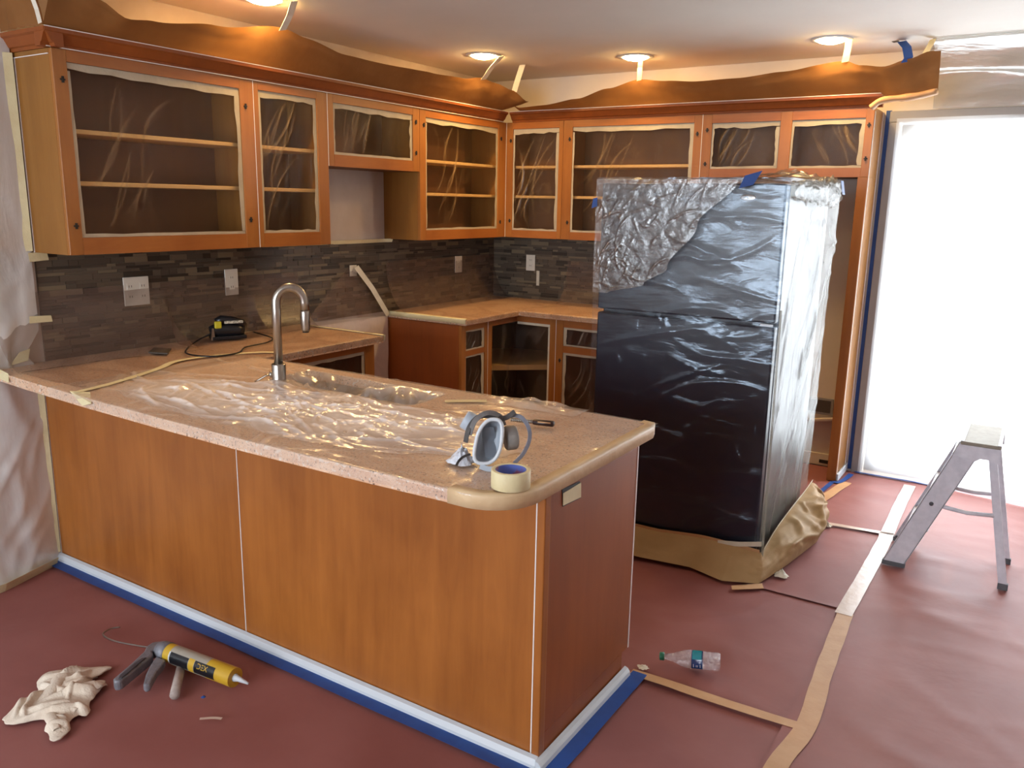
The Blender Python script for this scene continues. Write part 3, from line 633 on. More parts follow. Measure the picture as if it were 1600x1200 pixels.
MB().grid(lambda u, v: (FX0 - 0.020 - 0.006 * nz(u * 3, v * 5, 4, 1), FY0 - 0.013 + (FY1 - FY0 + 0.05) * u, 0.1 + (FT + 0.02 - 0.1) * v), 12, 24).build('side_film', M['film_fr'], wr, normals=False)
def topf(u, v):
    x = FX0 - 0.02 + (FX1 - FX0 + 0.06) * u; y = FY0 - 0.013 + (FY1 - FY0 + 0.03) * v
    b_ = max(0, (u - 0.6) / 0.4)
    return (x, y, FT + 0.022 + 0.012 * nz(x * 2, y * 2, 3, 4) + b_ * 0.030 * abs(nz(x * 4, y * 4, 8, 3)) + (0.02 * b_ if u < 1 else 0))
MB().grid(topf, 60, 50).build('top_film', M['film_flap'], wr, normals=False)
# crumpled gather at the top of the lit side
def crump(u, v):
    y = 1.73 + 0.76 * u; s_y = math.sin(PI * min(1, u * 1.05)); a = v * PI
    r = (0.035 + 0.028 * abs(nz(y * 5, v * 3, 2, 3))) * (0.45 + 0.55 * u)
    return (FX1 + 0.018 + r * math.sin(a) * 1.1, y, FT - 0.035 + r * math.cos(a) * 1.7 + 0.01)
MB().grid(crump, 60, 18).build('gathered_film', M['film_side'], wr, normals=False)
FLP = [(1.795, 1.735), (2.484, 1.742), (2.40, 1.65), (2.301, 1.547), (2.21, 1.41), (2.137, 1.285), (2.02, 1.235), (1.866, 1.205), (1.80, 1.25)]
CL = Creases(31, 44, 1.8, 2.35, 1.22, 1.72, 15, 75, 0.03, 0.12, 0.002, 0.006); CL.L += Creases(32, 22, 1.8, 2.35, 1.25, 1.65, 100, 170, 0.03, 0.10, 0.002, 0.006).L
def flapf(u, v):
    zt_ = 1.738; rgt = interp([(0.0, 1.88), (0.10, 2.06), (0.25, 2.17), (0.62, 2.30), (1.0, 2.47)], v)
    z = 1.215 + (zt_ - 1.215) * v; x = 1.80 + (rgt - 1.80) * u; k = CL(x, z)
    return (x, FY0 - 0.036 - 0.004 * abs(nz(x * 5, z * 5, 3, 2.2)) - 0.0032 * min(1.5, k), z, min(1, 0.6 * k))
MB().grid(flapf, 130, 110).build('film_flap', M['film_flap'], wr, normals=False)
def tape_piece(name, quad, mat, label, cat='tape', th=0.0012):
    a, b_, c, d_ = [Vector(p) for p in quad]; n_ = (b_ - a).cross(d_ - a).normalized() * th
    o = MB().hexa([a, b_, c, d_, a + n_, b_ + n_, c + n_, d_ + n_]).build(name, mat)
    return tag(o, label, cat)
tape_piece('blue_tape_piece', [(2.475, 1.682, 1.700), (2.535, 1.682, 1.715), (2.572, 1.672, 1.772), (2.500, 1.672, 1.752)], M['blue'], 'blue tape piece holding the film at the top front of the refrigerator')
tape_piece('blue_tape_piece', [(1.783, 1.680, 1.605), (1.812, 1.680, 1.615), (1.812, 1.680, 1.655), (1.790, 1.680, 1.650)], M['blue'], 'small blue tape piece on the left edge of the wrapped refrigerator')
tape_piece('blue_tape_piece', [(2.748, 2.40, 1.690), (2.748, 2.46, 1.690), (2.735, 2.46, 1.755), (2.735, 2.40, 1.755)], M['blue'], 'small blue tape piece on the pale lit side of the refrigerator wrap')
# kraft paper skirt
sk = thing('kraft_paper_skirt', 'crumpled brown kraft paper skirt taped around the foot of the refrigerator', 'paper', (2.3, 1.9, 0.0))
bot = [(1.74, 1.46), (2.0, 1.475), (2.203, 1.488), (2.425, 1.535), (2.589, 1.490), (2.734, 1.555), (2.790, 1.80), (2.838, 2.18), (2.815, 2.49), (2.72, 2.66)]
top = [(1.78, 1.695), (2.0, 1.695), (2.20, 1.695), (2.42, 1.695), (2.58, 1.690), (2.698, 1.692), (2.700, 1.90), (2.702, 2.15), (2.705, 2.40), (2.70, 2.58)]
tz = [0.085, 0.09, 0.09, 0.112, 0.112, 0.105, 0.150, 0.170, 0.185, 0.19]
lf = [0.03, 0.03, 0.03, 0.022, 0.018, 0.018, 0.026, 0.020, 0.018, 0.02]
def cv(tab, t):
    t = max(0, min(0.99999, t)) * (len(tab) - 1); i = int(t); f_ = t - i
    if isinstance(tab[0], tuple): return tuple(tab[i][k] * (1 - f_) + tab[i + 1][k] * f_ for k in range(2))
    return tab[i] * (1 - f_) + tab[i + 1] * f_
CKR = Creases(81, 16, 0.92, 1.6, 0.0, 0.25, 20, 160, 0.06, 0.2, 0.007, 0.018)
def skirtf(u, v):
    bx_, by_ = cv(bot, u); tx, ty = cv(top, u); z = cv(lf, u) * (1 - v) + cv(tz, u) * v
    s_ = max(0, min(1, (u - 0.52) * 6)); w = 4 * v * (1 - v)
    cr_ = w * ((0.006 + 0.016 * s_) * nz(u * 9, v * 1.5, 3, 1.4) + 0.026 * s_ * min(1.4, CKR(u * 1.6, v * 0.25)))
    bulge = 0.055 * s_ * w
    return (bx_ * (1 - v) + tx * v + (cr_ + bulge) * (0.9 if u > 0.55 else 0), by_ * (1 - v) + ty * v - (cr_ + bulge * 0.2) * 0.7, max(0.017, z + cr_ * 0.9 + bulge * 0.5))
MB().grid(skirtf, 200, 26).build('paper_skirt', M['kraft2'], sk, normals=False)
def on_skirt(u): x, y = cv(top, u); return Vector((x, y, cv(tz, u)))
pts = [on_skirt(k / 40) + Vector((0, -0.004, 0.0)) for k in range(0, 23)]
MB().ribbon(pts, (0, -0.002, 0.012), 0.001).build('masking_strip', M['tapetan'], sk)
pts = [Vector((2.50, 1.683, 0.108)), Vector((2.60, 1.681, 0.125)), Vector((2.70, 1.680, 0.150))]
MB().ribbon(pts, (0, -0.002, 0.012), 0.001).build('masking_strip', M['masklight'], sk)
pts = [on_skirt(0.56 + 0.44 * k / 20) + Vector((0.006, -0.002, 0.004)) for k in range(21)]
MB().ribbon(pts, (0.004, 0, 0.012), 0.001).build('masking_strip', M['masklight'], sk)
MB().ribbon([(2.705, 1.684, 0.07), (2.70, 1.683, 0.6), (2.692, 1.688, 1.2)], (0.006, -0.004, 0), 0.0008).build('edge_strip', M['film_side'], sk)
tape_piece('masking_tape_piece', [(2.64, 1.470, 0.0160), (2.655, 1.435, 0.0160), (2.765, 1.525, 0.0160), (2.745, 1.570, 0.0160)], M['tapetan'], 'tan tape piece fixing the skirt corner to the floor paper')
def scrap(name, c, r, label, mat, cat, seed, h=0.02):
    def f(u, v):
        a = 2 * PI * u; rr = r * v * (1 + 0.45 * nz(math.cos(a) * 1.5, math.sin(a) * 1.5, seed, 1.5))
        return (c[0] + rr * math.cos(a), c[1] + rr * math.sin(a), c[2] + h * (1 - v) * (0.6 + abs(nz(rr * 60, a * 2, seed, 1.0))) + 0.0012)
    return tag(MB().grid(f, 26, 7).build(name, mat, normals=False), label, cat)
scrap('tape_scrap', (2.795, 1.70, 0.016), 0.030, 'crumpled pale tape scrap at the skirt edge beside the floor seam', M['masklight'], 'scrap', 3.3, 0.03)
scrap('tape_scrap', (2.83, 2.44, 0.016), 0.022, 'crumpled pale tape scrap at the back end of the kraft skirt', M['masklight'], 'scrap', 5.1, 0.025)

# ------------------------------------------------------------------ step ladder
G0 = 0.0165
la = thing('step_ladder', 'small folding aluminium two-step ladder standing open in front of the glass door', 'ladder', (3.39, 2.28, G0))
def quadbar(p0, p1, w, d, y0, y1, name, mt):
    """bar in the x-z plane from p0 to p1 (foot, head), half widths along x, extruded y0..y1"""
    (x0, z0), (x1, z1) = p0, p1
    return MB().hexa([(x0 - w, y0, z0), (x0 + w, y0, z0), (x0 + w, y1, z0), (x0 - w, y1, z0), (x1 - d, y0, z1), (x1 + d, y0, z1), (x1 + d, y1, z1), (x1 - d, y1, z1)]).build(name, mt, la, bevel=0.0015, seg=1)
YN, YR = 2.10, 2.45
for yy, s in ((YN, 1), (YR, -1)):
    r_ = quadbar((3.195, G0 + 0.018), (3.425, 0.60), 0.046, 0.047, yy, yy + 0.004 * s, 'front_rail', M['alu'])
    for (o0, o1) in ((-0.046, -0.047), (0.042, 0.043)):
        MB().hexa([(3.195 + o0, yy, G0 + 0.018), (3.199 + o0, yy, G0 + 0.018), (3.199 + o0, yy + 0.022 * s, G0 + 0.018), (3.195 + o0, yy + 0.022 * s, G0 + 0.018), (3.425 + o1, yy, 0.60), (3.429 + o1, yy, 0.60), (3.429 + o1, yy + 0.022 * s, 0.60), (3.425 + o1, yy + 0.022 * s, 0.60)]).build('rail_flange', M['alu'], r_)
    MB().box(3.146, 3.244, min(yy - 0.002 * s, yy + 0.026 * s), max(yy - 0.002 * s, yy + 0.026 * s), G0 + 0.0003, G0 + 0.022).build('foot', M['rubber'], la, bevel=0.003)
    r2_ = quadbar((3.632, G0 + 0.018), (3.524, 0.60), 0.017, 0.016, yy + 0.006 * s, yy + 0.024 * s, 'rear_leg', M['alu'])
    MB().box(3.612, 3.652, min(yy + 0.004 * s, yy + 0.027 * s), max(yy + 0.004 * s, yy + 0.027 * s), G0 + 0.0003, G0 + 0.03).build('foot', M['rubber'], la, bevel=0.003)
    MB().tube([(3.318, yy + 0.012 * s, 0.348), (3.38, yy + 0.012 * s, 0.338), (3.46, yy + 0.012 * s, 0.332), (3.562, yy + 0.012 * s, 0.342)], 0.0095, 8).build('spreader_brace', M['alu'], la)
    MB().lathe([(0.0, 0), (0.009, 0), (0.009, 0.006), (0.0, 0.006)], 12, lambda x, y, z, yy=yy, s=s: (3.318 + x, yy - s * z, 0.348 + y), close=False).build('rivet', M['rubber'], la)
for z in (0.215, 0.405):
    t_ = (z - G0) / 0.585; xc = 3.195 + 0.23 * t_
    MB().box(xc - 0.045, xc + 0.045, YN + 0.0045, YR - 0.0045, z - 0.003, z).build('step', M['alu'], la)
    MB().box(xc - 0.048, xc - 0.044, YN + 0.0045, YR - 0.0045, z - 0.030, z).build('step_lip', M['alu'], la)
MB().box(3.398, 3.552, YN - 0.012, YR + 0.012, 0.640, 0.655).build('top_cap', M['ladtop'], la, bevel=0.003)
for x0, x1 in ((3.398, 3.412), (3.538, 3.552)):
    MB().box(x0, x1, YN - 0.012, YR + 0.012, 0.6552, 0.658).build('tread_ridge', M['alu'], la)
for yy in (YN - 0.012, YR + 0.0085):
    MB().prism([(3.374, 0.588), (3.462, 0.574), (3.480, 0.588), (3.510, 0.588), (3.524, 0.576), (3.556, 0.576), (3.552, 0.640), (3.398, 0.640)], lambda p, q, t: (p, t, q), yy, yy + 0.0035).build('cap_apron', M['alu'], la)
MB().hexa([(3.372, YN - 0.010, 0.59), (3.376, YN - 0.010, 0.59), (3.376, YR + 0.010, 0.59), (3.372, YR + 0.010, 0.59), (3.394, YN - 0.010, 0.652), (3.398, YN - 0.010, 0.652), (3.398, YR + 0.010, 0.652), (3.394, YR + 0.010, 0.652)]).build('front_apron', M['steel'], la)

# ------------------------------------------------------------------ faucet
fa = thing('faucet', 'brushed nickel gooseneck kitchen faucet rising from the plastic on the peninsula', 'faucet', (1.187, 0.285, 0.9145))
B_ = Vector((1.187, 0.285, 0.9145)); dr = Vector((0.66, 0.75, 0)).normalized()
MB().lathe([(0.0, 0), (0.029, 0), (0.029, 0.004), (0.027, 0.010), (0.0265, 0.088), (0.025, 0.092), (0.0, 0.092)], 28, lambda x, y, z: (B_.x + x, B_.y + y, B_.z + z), close=False).build('base', M['nickel'], fa)
pts = [B_ + Vector((0, 0, 0.0925)), B_ + Vector((0, 0, 0.29))]
R0 = 0.052
for k in range(0, 15):
    a = PI - PI * k / 14; pts.append(B_ + dr * (R0 + R0 * math.cos(a)) + Vector((0, 0, 0.325 + R0 * 1.1 * math.sin(a))))
pts.append(B_ + dr * (2 * R0 + 0.001) + Vector((0, 0, 0.295)))
MB().tube(pts, 0.0165, 18).build('neck', M['nickel'], fa)
p1 = pts[-1] + Vector((0, 0, -0.0012)); MB().tube([p1, p1 + Vector((0, 0, -0.004)), p1 + Vector((0, 0, -0.035)), p1 + Vector((0, 0, -0.072)), p1 + Vector((0, 0, -0.080))], [0.0165, 0.0175, 0.0180, 0.0165, 0.014], 18).build('spray_head', M['nickel'], fa)
MB().tube([p1 + Vector((0, 0, -0.0805)), p1 + Vector((0, 0, -0.084))], 0.0125, 16).build('spray_nozzle', M['black'], fa)
hd = -Vector((0.75, 0.62, 0)).normalized()
MB().tube([B_ + hd * 0.024 + Vector((0, 0, 0.05)), B_ + hd * 0.034 + Vector((0, 0, 0.05))], 0.012, 14).build('lever_pivot', M['nickel'], fa)
MB().tube([B_ + hd * 0.034 + Vector((0, 0, 0.050)), B_ + hd * 0.05 + Vector((0, 0, 0.045)), B_ + hd * 0.075 + Vector((0, 0, 0.03)), B_ + hd * 0.09 + Vector((0, 0, 0.022))], [0.007, 0.006, 0.006, 0.005], 10, flat=0.6).build('lever', M['nickel'], fa)

# ------------------------------------------------------------------ plastic sheets on the counters
def in_sink(x, y, m_=0.0): return SK[0] + m_ < x < SK[1] - m_ and SK[2] + m_ < y < SK[3] - m_
def sinkdip(x, y):
    dx = min(x - SK[0], SK[1] - x); dy = min(y - SK[2], SK[3] - y); d_ = min(dx, dy)
    return 0 if d_ <= 0.006 else min(1, (d_ - 0.006) / 0.07)
CP = Creases(51, 60, 0.6, 2.5, -0.25, 0.6, -25, 35, 0.06, 0.30, 0.005, 0.014); CP.L += Creases(53, 20, 0.6, 1.9, -0.25, 0.2, 60, 120, 0.04, 0.12, 0.005, 0.012).L; CSK = Creases(52, 40, SK[0], SK[1], SK[2], SK[3], -70, 70, 0.04, 0.14, 0.008, 0.02)
def pensheet(u, v):
    x = 0.52 + (XC + 0.004 - 0.52) * u; y0 = front_edge(x) - 0.004
    if x > XC - 0.13: y0 += 0.13 - math.sqrt(max(0, 0.0169 - (x - XC + 0.13) ** 2))
    # v<0.06 hangs down the front edge
    if v < 0.06: return (x, y0 - 0.003 - 0.003 * nz(x * 9, v * 9, 2, 1), 0.885 + 0.031 * (v / 0.06))
    t = (v - 0.06) / 0.94; y = y0 + (YC + 0.002 - y0) * t
    dip = sinkdip(x, y)
    bun = math.exp(-(((x - 1.45) / 0.65) ** 2 + ((y - 0.12) / 0.26) ** 2))
    flat = min(1, max(0.12, 1 - max(0, (x - 2.0)) / 0.35))
    h = (0.004 + 0.016 * bun) * (0.8 * max(0, ridge(x * 0.8, y * 1.5, 1, 4) - 0.45) + 0.5 * abs(nz(x, y * 1.3, 3, 6)) + 0.5 * max(0, ridge(x + y, y - x * 0.4, 4, 9) - 0.6))
    z = 0.9162 + h * flat
    fd = math.hypot(x - 1.187, y - 0.285); z += 0.032 * max(0, 1 - fd / 0.12) ** 1.5
    k = CP(x, y) * flat; z += 0.006 * min(1.5, k)
    if dip: k = CSK(x, y); z = 0.9162 - dip * (0.075 + 0.03 * nz(x * 5, y * 5, 2, 2.2)) + 0.032 * dip * min(1.8, k); k *= 0.8
    return (x, y, z, min(1, 0.6 * k))
tag(MB().grid(pensheet, 220, 120).build('plastic_sheet', M['film_pen'], normals=False), 'clear wrinkled plastic sheet spread over the peninsula top and into the sink', 'plastic sheet')
CM = Creases(41, 90, 0.8, 2.2, -0.2, 0.32, -30, 45, 0.05, 0.28, 0.003, 0.011); CM.L += Creases(42, 90, 0.8, 2.2, -0.2, 0.32, 60, 150, 0.03, 0.12, 0.003, 0.009).L
def milk(u, v):
    a = 2 * PI * u; rr = v * (1 + 0.22 * nz(math.cos(a), math.sin(a), 2.2, 1.6))
    x = 1.50 + 0.90 * rr * math.cos(a); y = 0.065 + 0.275 * rr * math.sin(a) + 0.02 * math.cos(a)
    y = max(y, front_edge(x) + 0.02)
    fd = math.hypot(x - 1.187, y - 0.285)
    h = 0.006 + 0.013 * (1 - v) * (0.5 * max(0, ridge(x, y * 1.4, 3, 4.5) - 0.3) + 0.8 * abs(nz(x * 1.2, y * 2, 5, 5))) + 0.006 * max(0, ridge(x + 0.5 * y, y, 8, 11) - 0.62) * (1 - v * v)
    k = CM(x, y); h += 0.008 * min(1.6, k)
    return (x, y, 0.9185 + h * min(1, (1 - v) * 5 + 0.12) + 0.038 * max(0, 1 - fd / 0.13) ** 1.4, min(0.8, 0.5 * k) - 1.35 * max(0, (v - 0.55) / 0.45) ** 1.3 + 0.45 * nz(x * 2, y * 2, 4, 2.0))
tag(MB().grid(milk, 260, 80).build('plastic_sheet', M['film_milk'], normals=False), 'milky bunched plastic film heaped in front of the sink and around the faucet', 'plastic sheet')
def fold(u, v):
    x = 1.97 + 0.36 * u; y = 0.545 + 0.115 * v
    return (x, y, 0.9185 + 0.030 * math.sin(PI * min(1, v * 1.0)) * max(0, math.sin(PI * u)) ** 0.6 * (0.7 + 0.6 * nz(x * 5, y * 8, 3, 2)) + 0.002)
tag(MB().grid(fold, 40, 20).build('plastic_fold', M['film_pen'], normals=False), 'puffed fold of plastic film on the back edge of the peninsula', 'plastic sheet')
# sheet on the counter under the tiled wall, rising against the tiles
def leftsheet(u, v):
    y = -0.175 + (Y2 + 0.01 + 0.175) * u
    wide = 0.672 if y > 0.62 else 0.64
    t = v
    s = nz(y * 2, v * 3, 1, 2.2)
    reach = 0.17 + 0.10 * max(0, math.sin((y - 0.1) * 3.2)) ** 2
    reach *= 0.25 if 0.62 < y < 1.12 else 1
    if t < 0.06: return (wide, y, 0.886 + 0.031 * t / 0.06)
    if t < 0.6:
        k = (t - 0.06) / 0.54; x = wide + (reach - wide) * k
        return (x, y, 0.9168 + 0.004 * max(0, s) + 0.006 * max(0, ridge(y, x, 3, 6) - 0.6))
    k = (t - 0.6) / 0.4
    x = reach * (1 - k) ** 2.0 + 0.0155; z = 0.9168 + 0.30 * k ** 1.4
    return (x + 0.004 * abs(s) * (1 - k), y, z)
tag(MB().grid(leftsheet, 90, 60).build('plastic_sheet', M['film_splash'], normals=False), 'hazy plastic sheet over the left counter and up the tiled wall under the sander', 'plastic sheet')
def cornersheet_a(u, v):
    y = Y3 - 0.004 + (D - 0.016 - Y3) * u; edge = 0.662
    if v < 0.06: return (edge, min(y, D - 0.66) if False else y, 0.886 + 0.031 * v / 0.06) if y < D - 0.66 else (edge, y, 0.9168)
    if v < 0.6:
        k = (v - 0.06) / 0.54; x = edge + (0.16 - edge) * k
        return (x, y, 0.9170 + 0.010 * max(0, nz(x * 2, y * 2, 7, 2.5)) + 0.02 * math.exp(-((x - 0.45) ** 2 + (y - 3.15) ** 2) / 0.02))
    k = (v - 0.6) / 0.4
    return (0.16 * (1 - k) ** 2 + 0.0155 + 0.01 * abs(nz(y * 3, v, 2, 3)) * (1 - k), y, 0.9170 + 0.32 * k ** 1.4)
def cornersheet_b(u, v):
    x = 0.665 + 1.05 * u; edge = D - 0.662
    if v < 0.06: return (x, edge, 0.886 + 0.031 * v / 0.06)
    if v < 0.6:
        k = (v - 0.06) / 0.54; y = edge + (0.662 - 0.16) * k
        return (x, y, 0.9170 + 0.010 * max(0, nz(x * 2, y * 2, 7, 2.5)))
    k = (v - 0.6) / 0.4
    return (x, D - 0.16 * (1 - k) ** 2 - 0.0155, 0.9170 + 0.30 * k ** 1.4)
cs = MB(); cs.grid(cornersheet_a, 50, 40); cs.grid(cornersheet_b, 40, 40)
tag(cs.build('plastic_sheet', M['film_splash'], normals=False), 'hazy plastic sheet over the corner counter and its tiled walls', 'plastic sheet')
# film hung across the missing range
def gapf(u, v):
    top_l, top_r = Vector((0.02, 1.90, 1.222)), Vector((0.02, 1.975, 1.218)); bl, br = Vector((0.10, 1.45, 0.935)), Vector((0.03, 2.225, 0.892))
    a = top_l.lerp(top_r, u); b_ = bl.lerp(br, u); p = a.lerp(b_, v)
    p.x += 0.012 * nz(u * 4, v * 4, 3, 1.5) * v; return tuple(p)
gp_ = MB().grid(gapf, 24, 24).build('plastic_sheet', M['film_splash'], normals=False); tag(gp_, 'tented plastic film taped on the tiles above the missing range', 'plastic sheet')
tag(MB().ribbon([(0.045, 1.94, 1.222), (0.045, 2.08, 1.08), (0.045, 2.228, 0.893)], (0.0, 0.016, 0.010), 0.001).build('masking_tape_strip', M['masklight']), 'pale tape strip slanting down the edge of the film above the range gap', 'tape')
tag(MB().box(0.02, 0.024, 1.905, 1.965, 1.165, 1.232).build('masking_tape_piece', M['masklight']), 'short pale tape piece holding the film peak on the tiles', 'tape')
tag(MB().grid(lambda u, v: (0.03 + 0.01 * nz(u * 4, v * 3, 2, 1), Y2 + 0.01 + (Y3 - Y2 - 0.02) * u, 0.02 + 0.87 * v), 16, 20).build('plastic_sheet', M['film_milk'], normals=False), 'plastic sheet hanging on the wall inside the range gap', 'plastic sheet')

# masking tape on the counters
def edge_tape(name, path, label, mat, zt=0.9166, drop=0.036, inn=0.028, cat='tape'):
    """tape folded over a worktop edge: path = (x, y, inward normal)"""
    top_ = []; wv = []; mb = MB()
    n_ = len(path); vs = []
    for (x, y, ix, iy) in path:
        w = inn * (1 + 0.2 * noise.noise(Vector((x * 12, y * 12, 0))))
        vs += [(x + ix * w, y + iy * w, zt + 0.001), (x - ix * 0.003, y - iy * 0.003, zt + 0.001), (x - ix * 0.0045, y - iy * 0.0045, zt - 0.006), (x - ix * 0.0045, y - iy * 0.0045, zt - drop)]
    mb.smooth = True
    mb.add(vs, [(4*i+k, 4*i+k+1, 4*i+k+5, 4*i+k+4) for i in range(n_ - 1) for k in range(3)])
    o = mb.build(name, mat, normals=False); sd = o.modifiers.new('solid', 'SOLIDIFY'); sd.thickness = 0.0008; sd.offset = 1
    return tag(o, label, cat)
path = [(2.41, front_edge(2.41) - 0.002, 0, 1)]
for k in range(9):
    a = math.radians(-85 + 85 * k / 8); path.append((XC - 0.13 + 0.134 * math.cos(a), -0.128 + 0.134 * math.sin(a), -math.cos(a), -math.sin(a)))
path += [(XC + 0.004, y, -1, 0) for y in (0.0, 0.15, 0.3, 0.45, 0.60)]
path += [(XC - 0.01, 0.645, -0.7, -0.7), (XC - 0.05, YC + 0.003, 0, -1)]
edge_tape('masking_tape_strip', path, 'cream masking tape folded over the right end edge of the peninsula top', M['edgetape'], inn=0.030, drop=0.038)
edge_tape('masking_tape_strip', [(x, Y3 - 0.002, 0, 1) for x in (0.02, 0.2, 0.4, 0.55, 0.655)], 'cream masking tape along the corner worktop edge facing the range gap', M['mask'], inn=0.02, zt=0.9185, drop=0.030)
edge_tape('masking_tape_strip', [(x, Y2 + 0.003, 0, -1) for x in (0.67, 0.5, 0.3, 0.08)], 'cream masking tape along the left worktop end at the range gap', M['mask'], inn=0.02, zt=0.9185, drop=0.030)
def top_tape(pts, w, label): return floor_tape('masking_tape_strip', pts, w, M['mask'], label, 0.921)
top_tape([(0.70, -0.235), (0.655, -0.055), (0.55, 0.20), (0.47, 0.34), (0.475, 0.50), (0.56, 0.70), (0.66, 0.78)], 0.030, 'wavy cream tape seam across the counter left of the faucet')
top_tape([(1.85, 0.46), (1.90, 0.50), (1.97, 0.55)], 0.035, 'short yellowish tape strip on the plastic right of the sink')
tape_piece('masking_tape_piece', [(0.66, -0.236, 0.9212), (0.78, -0.262, 0.8880), (0.84, -0.262, 0.905), (0.74, -0.205, 0.9212)], M['mask'], 'cream tape piece on the front edge of the peninsula top near the left wall')
tape_piece('masking_tape_piece', [(0.035, -0.035, 1.090), (0.035, 0.062, 1.088), (0.035, 0.058, 1.115), (0.035, -0.032, 1.120)], M['mask'], 'cream tape piece joining the wall sheet to the tiles')
tape_piece('masking_tape_piece', [(0.040, -0.135, 0.925), (0.040, -0.06, 0.935), (0.038, -0.045, 0.985), (0.038, -0.09, 0.975)], M['mask'], 'cream tape piece on the wall sheet just above the worktop end')
tape_piece('masking_tape_piece', [(0.02, -0.205, 0.895), (0.20, -0.222, 0.888), (0.17, -0.205, 0.918), (0.03, -0.185, 0.925)], M['mask'], 'cream tape piece wrapped on the left front corner of the worktop')
tape_piece('masking_tape_piece', [(0.03, -0.005, 1.345), (0.03, 0.075, 1.350), (0.03, 0.070, 1.383), (0.03, -0.008, 1.383)], M['mask'], 'cream tape piece under the near end of the widest wall cabinet')
tag(MB().ribbon(spline([(0.03, 1.30, 1.374), (0.014, 1.50, 1.374), (0.014, 2.0, 1.373), (0.016, 2.20, 1.374), (0.06, 2.262, 1.376)], 6), (0.004, 0, 0.011), 0.001).build('masking_tape_strip', M['mask']), 'cream tape strip between the bare drywall and the tiles at the range hood gap', 'tape')

# ------------------------------------------------------------------ things on the peninsula
E1 = Vector((0.842, 0.540, 0)); E2 = Vector((-0.10, 0.16, 0.98)).normalized(); E2 = (E2 - E1 * E2.dot(E1)).normalized(); E3 = E1.cross(E2)
RC = Vector((2.398, -0.066, 0.9905))
rsp = thing('respirator', 'grey half-face respirator mask with dangling straps lying on the peninsula', 'respirator', (RC.x, RC.y, 0.92))
def rp(a, b_, c): return RC + (E1 * a + E2 * b_ + E3 * c) * 0.82
silic = pm('pale_silicone', '#b4bcc6', '#a6aeb8', scale=10, rough=0.45); dgrey = pm('mask_grey', '#6f6a68', '#5f5a58', scale=10, rough=0.55); mgrey = pm('filter_grey', '#8f8984', '#7d7772', scale=14, rough=0.6)
strapm = pm('strap_webbing', '#8f93a2', '#7c808e', scale=60, rough=0.8); strapd = pm('strap_dark', '#54504e', '#454140', scale=60, rough=0.8)
def rim(a):   # rounded shield outline, flat across the nose, leaning
    s, c = math.sin(a), math.cos(a); w = 0.041 * (1.0 - 0.10 * s)
    x = math.copysign(abs(c) ** 0.75, c) * w; y = math.copysign(abs(s) ** 0.8, s) * 0.072
    return x + 0.016 * s, y
def cupf(u, v):
    a = 2 * PI * u; x, y = rim(a); k = math.cos(v * PI / 2) ** 0.6; return tuple(rp(x * k + 0.01 * v, y * k, -0.058 * math.sin(v * PI / 2)))
MB().grid(cupf, 40, 12).build('face_cup', silic, rsp, normals=False)
MB().tube([rp(*[q_ * 1.02 for q_ in rim(2 * PI * k / 40)], 0.001) for k in range(41)], 0.0055, 8, cap=False).build('face_seal', pm('seal_white', '#c9cdd2', rough=0.4), rsp)
MB().grid(lambda u, v: tuple(rp(-0.030 + 0.045 * u + 0.02 * v, 0.045 - 0.10 * v, -0.02 - 0.028 * math.sin(PI * v) - 0.012 * u)), 6, 14).build('inner_flap', pm('inner_grey', '#7f858f', rough=0.5), rsp, normals=False)
MB().grid(lambda u, v: tuple(rp((rim(2 * PI * u)[0] * 1.08) * (1 - 0.35 * v), (rim(2 * PI * u)[1] * 1.05) * (1 - 0.3 * v), -0.004 - 0.075 * v)), 36, 8).build('outer_shell', dgrey, rsp, normals=False)
def disc(c, ax, r, h, mt, nm, par):
    ax = ax.normalized(); t1 = ax.orthogonal().normalized(); t2 = ax.cross(t1)
    return MB().lathe([(0, 0), (r * 0.92, 0), (r, h * 0.15), (r, h * 0.85), (r * 0.9, h), (0, h)], 24, lambda x, y, z: tuple(c + t1 * x + t2 * y + ax * z), close=False).build(nm, mt, par)
f1_ = disc(rp(0.054, 0.006, -0.055), E1 * 0.8 - E3 * 0.2 + E2 * 0.1, 0.034, 0.032, mgrey, 'filter_cartridge', rsp)
f2_ = disc(rp(-0.050, 0.050, -0.060), -E1 * 0.8 + E2 * 0.45, 0.027, 0.034, silic, 'filter_cartridge', rsp)
disc(rp(-0.074, 0.066, -0.062), -E1 * 0.8 + E2 * 0.45, 0.009, 0.004, M['dark'], 'valve', f2_)
def strap(pts, w, mt, nm='strap'):
    P = spline([rp(*p) for p in pts], 6); W = []
    for i, p in enumerate(P):
        t = P[min(i+1, len(P)-1)] - P[max(i-1, 0)]; q_ = t.cross(E3); W.append((q_.normalized() * 0.75 + E3 * 0.6).normalized() * w if q_.length > 1e-9 else E2 * w)
    return MB().ribbon(P, W, 0.0015).build(nm, mt, rsp)
strap([(0.060, 0.085, -0.05), (0.105, 0.080, -0.045), (0.132, 0.045, -0.03), (0.135, 0.005, -0.02), (0.115, -0.04, -0.01), (0.085, -0.072, 0.0)], 0.0065, strapm)
strap([(-0.078, -0.005, -0.01), (-0.066, 0.045, -0.012), (-0.035, 0.080, -0.02), (0.01, 0.083, -0.02), (0.05, 0.076, -0.03), (0.085, 0.098, -0.035)], 0.008, strapd)
strap([(-0.065, 0.020, -0.01), (-0.045, 0.070, 0.0), (-0.005, 0.094, -0.012), (0.035, 0.082, -0.03), (0.05, 0.05, -0.04)], 0.008, dgrey)
strap([(-0.060, -0.045, -0.02), (-0.085, -0.055, -0.01), (-0.098, -0.068, 0.0), (-0.105, -0.082, 0.004)], 0.004, strapd)
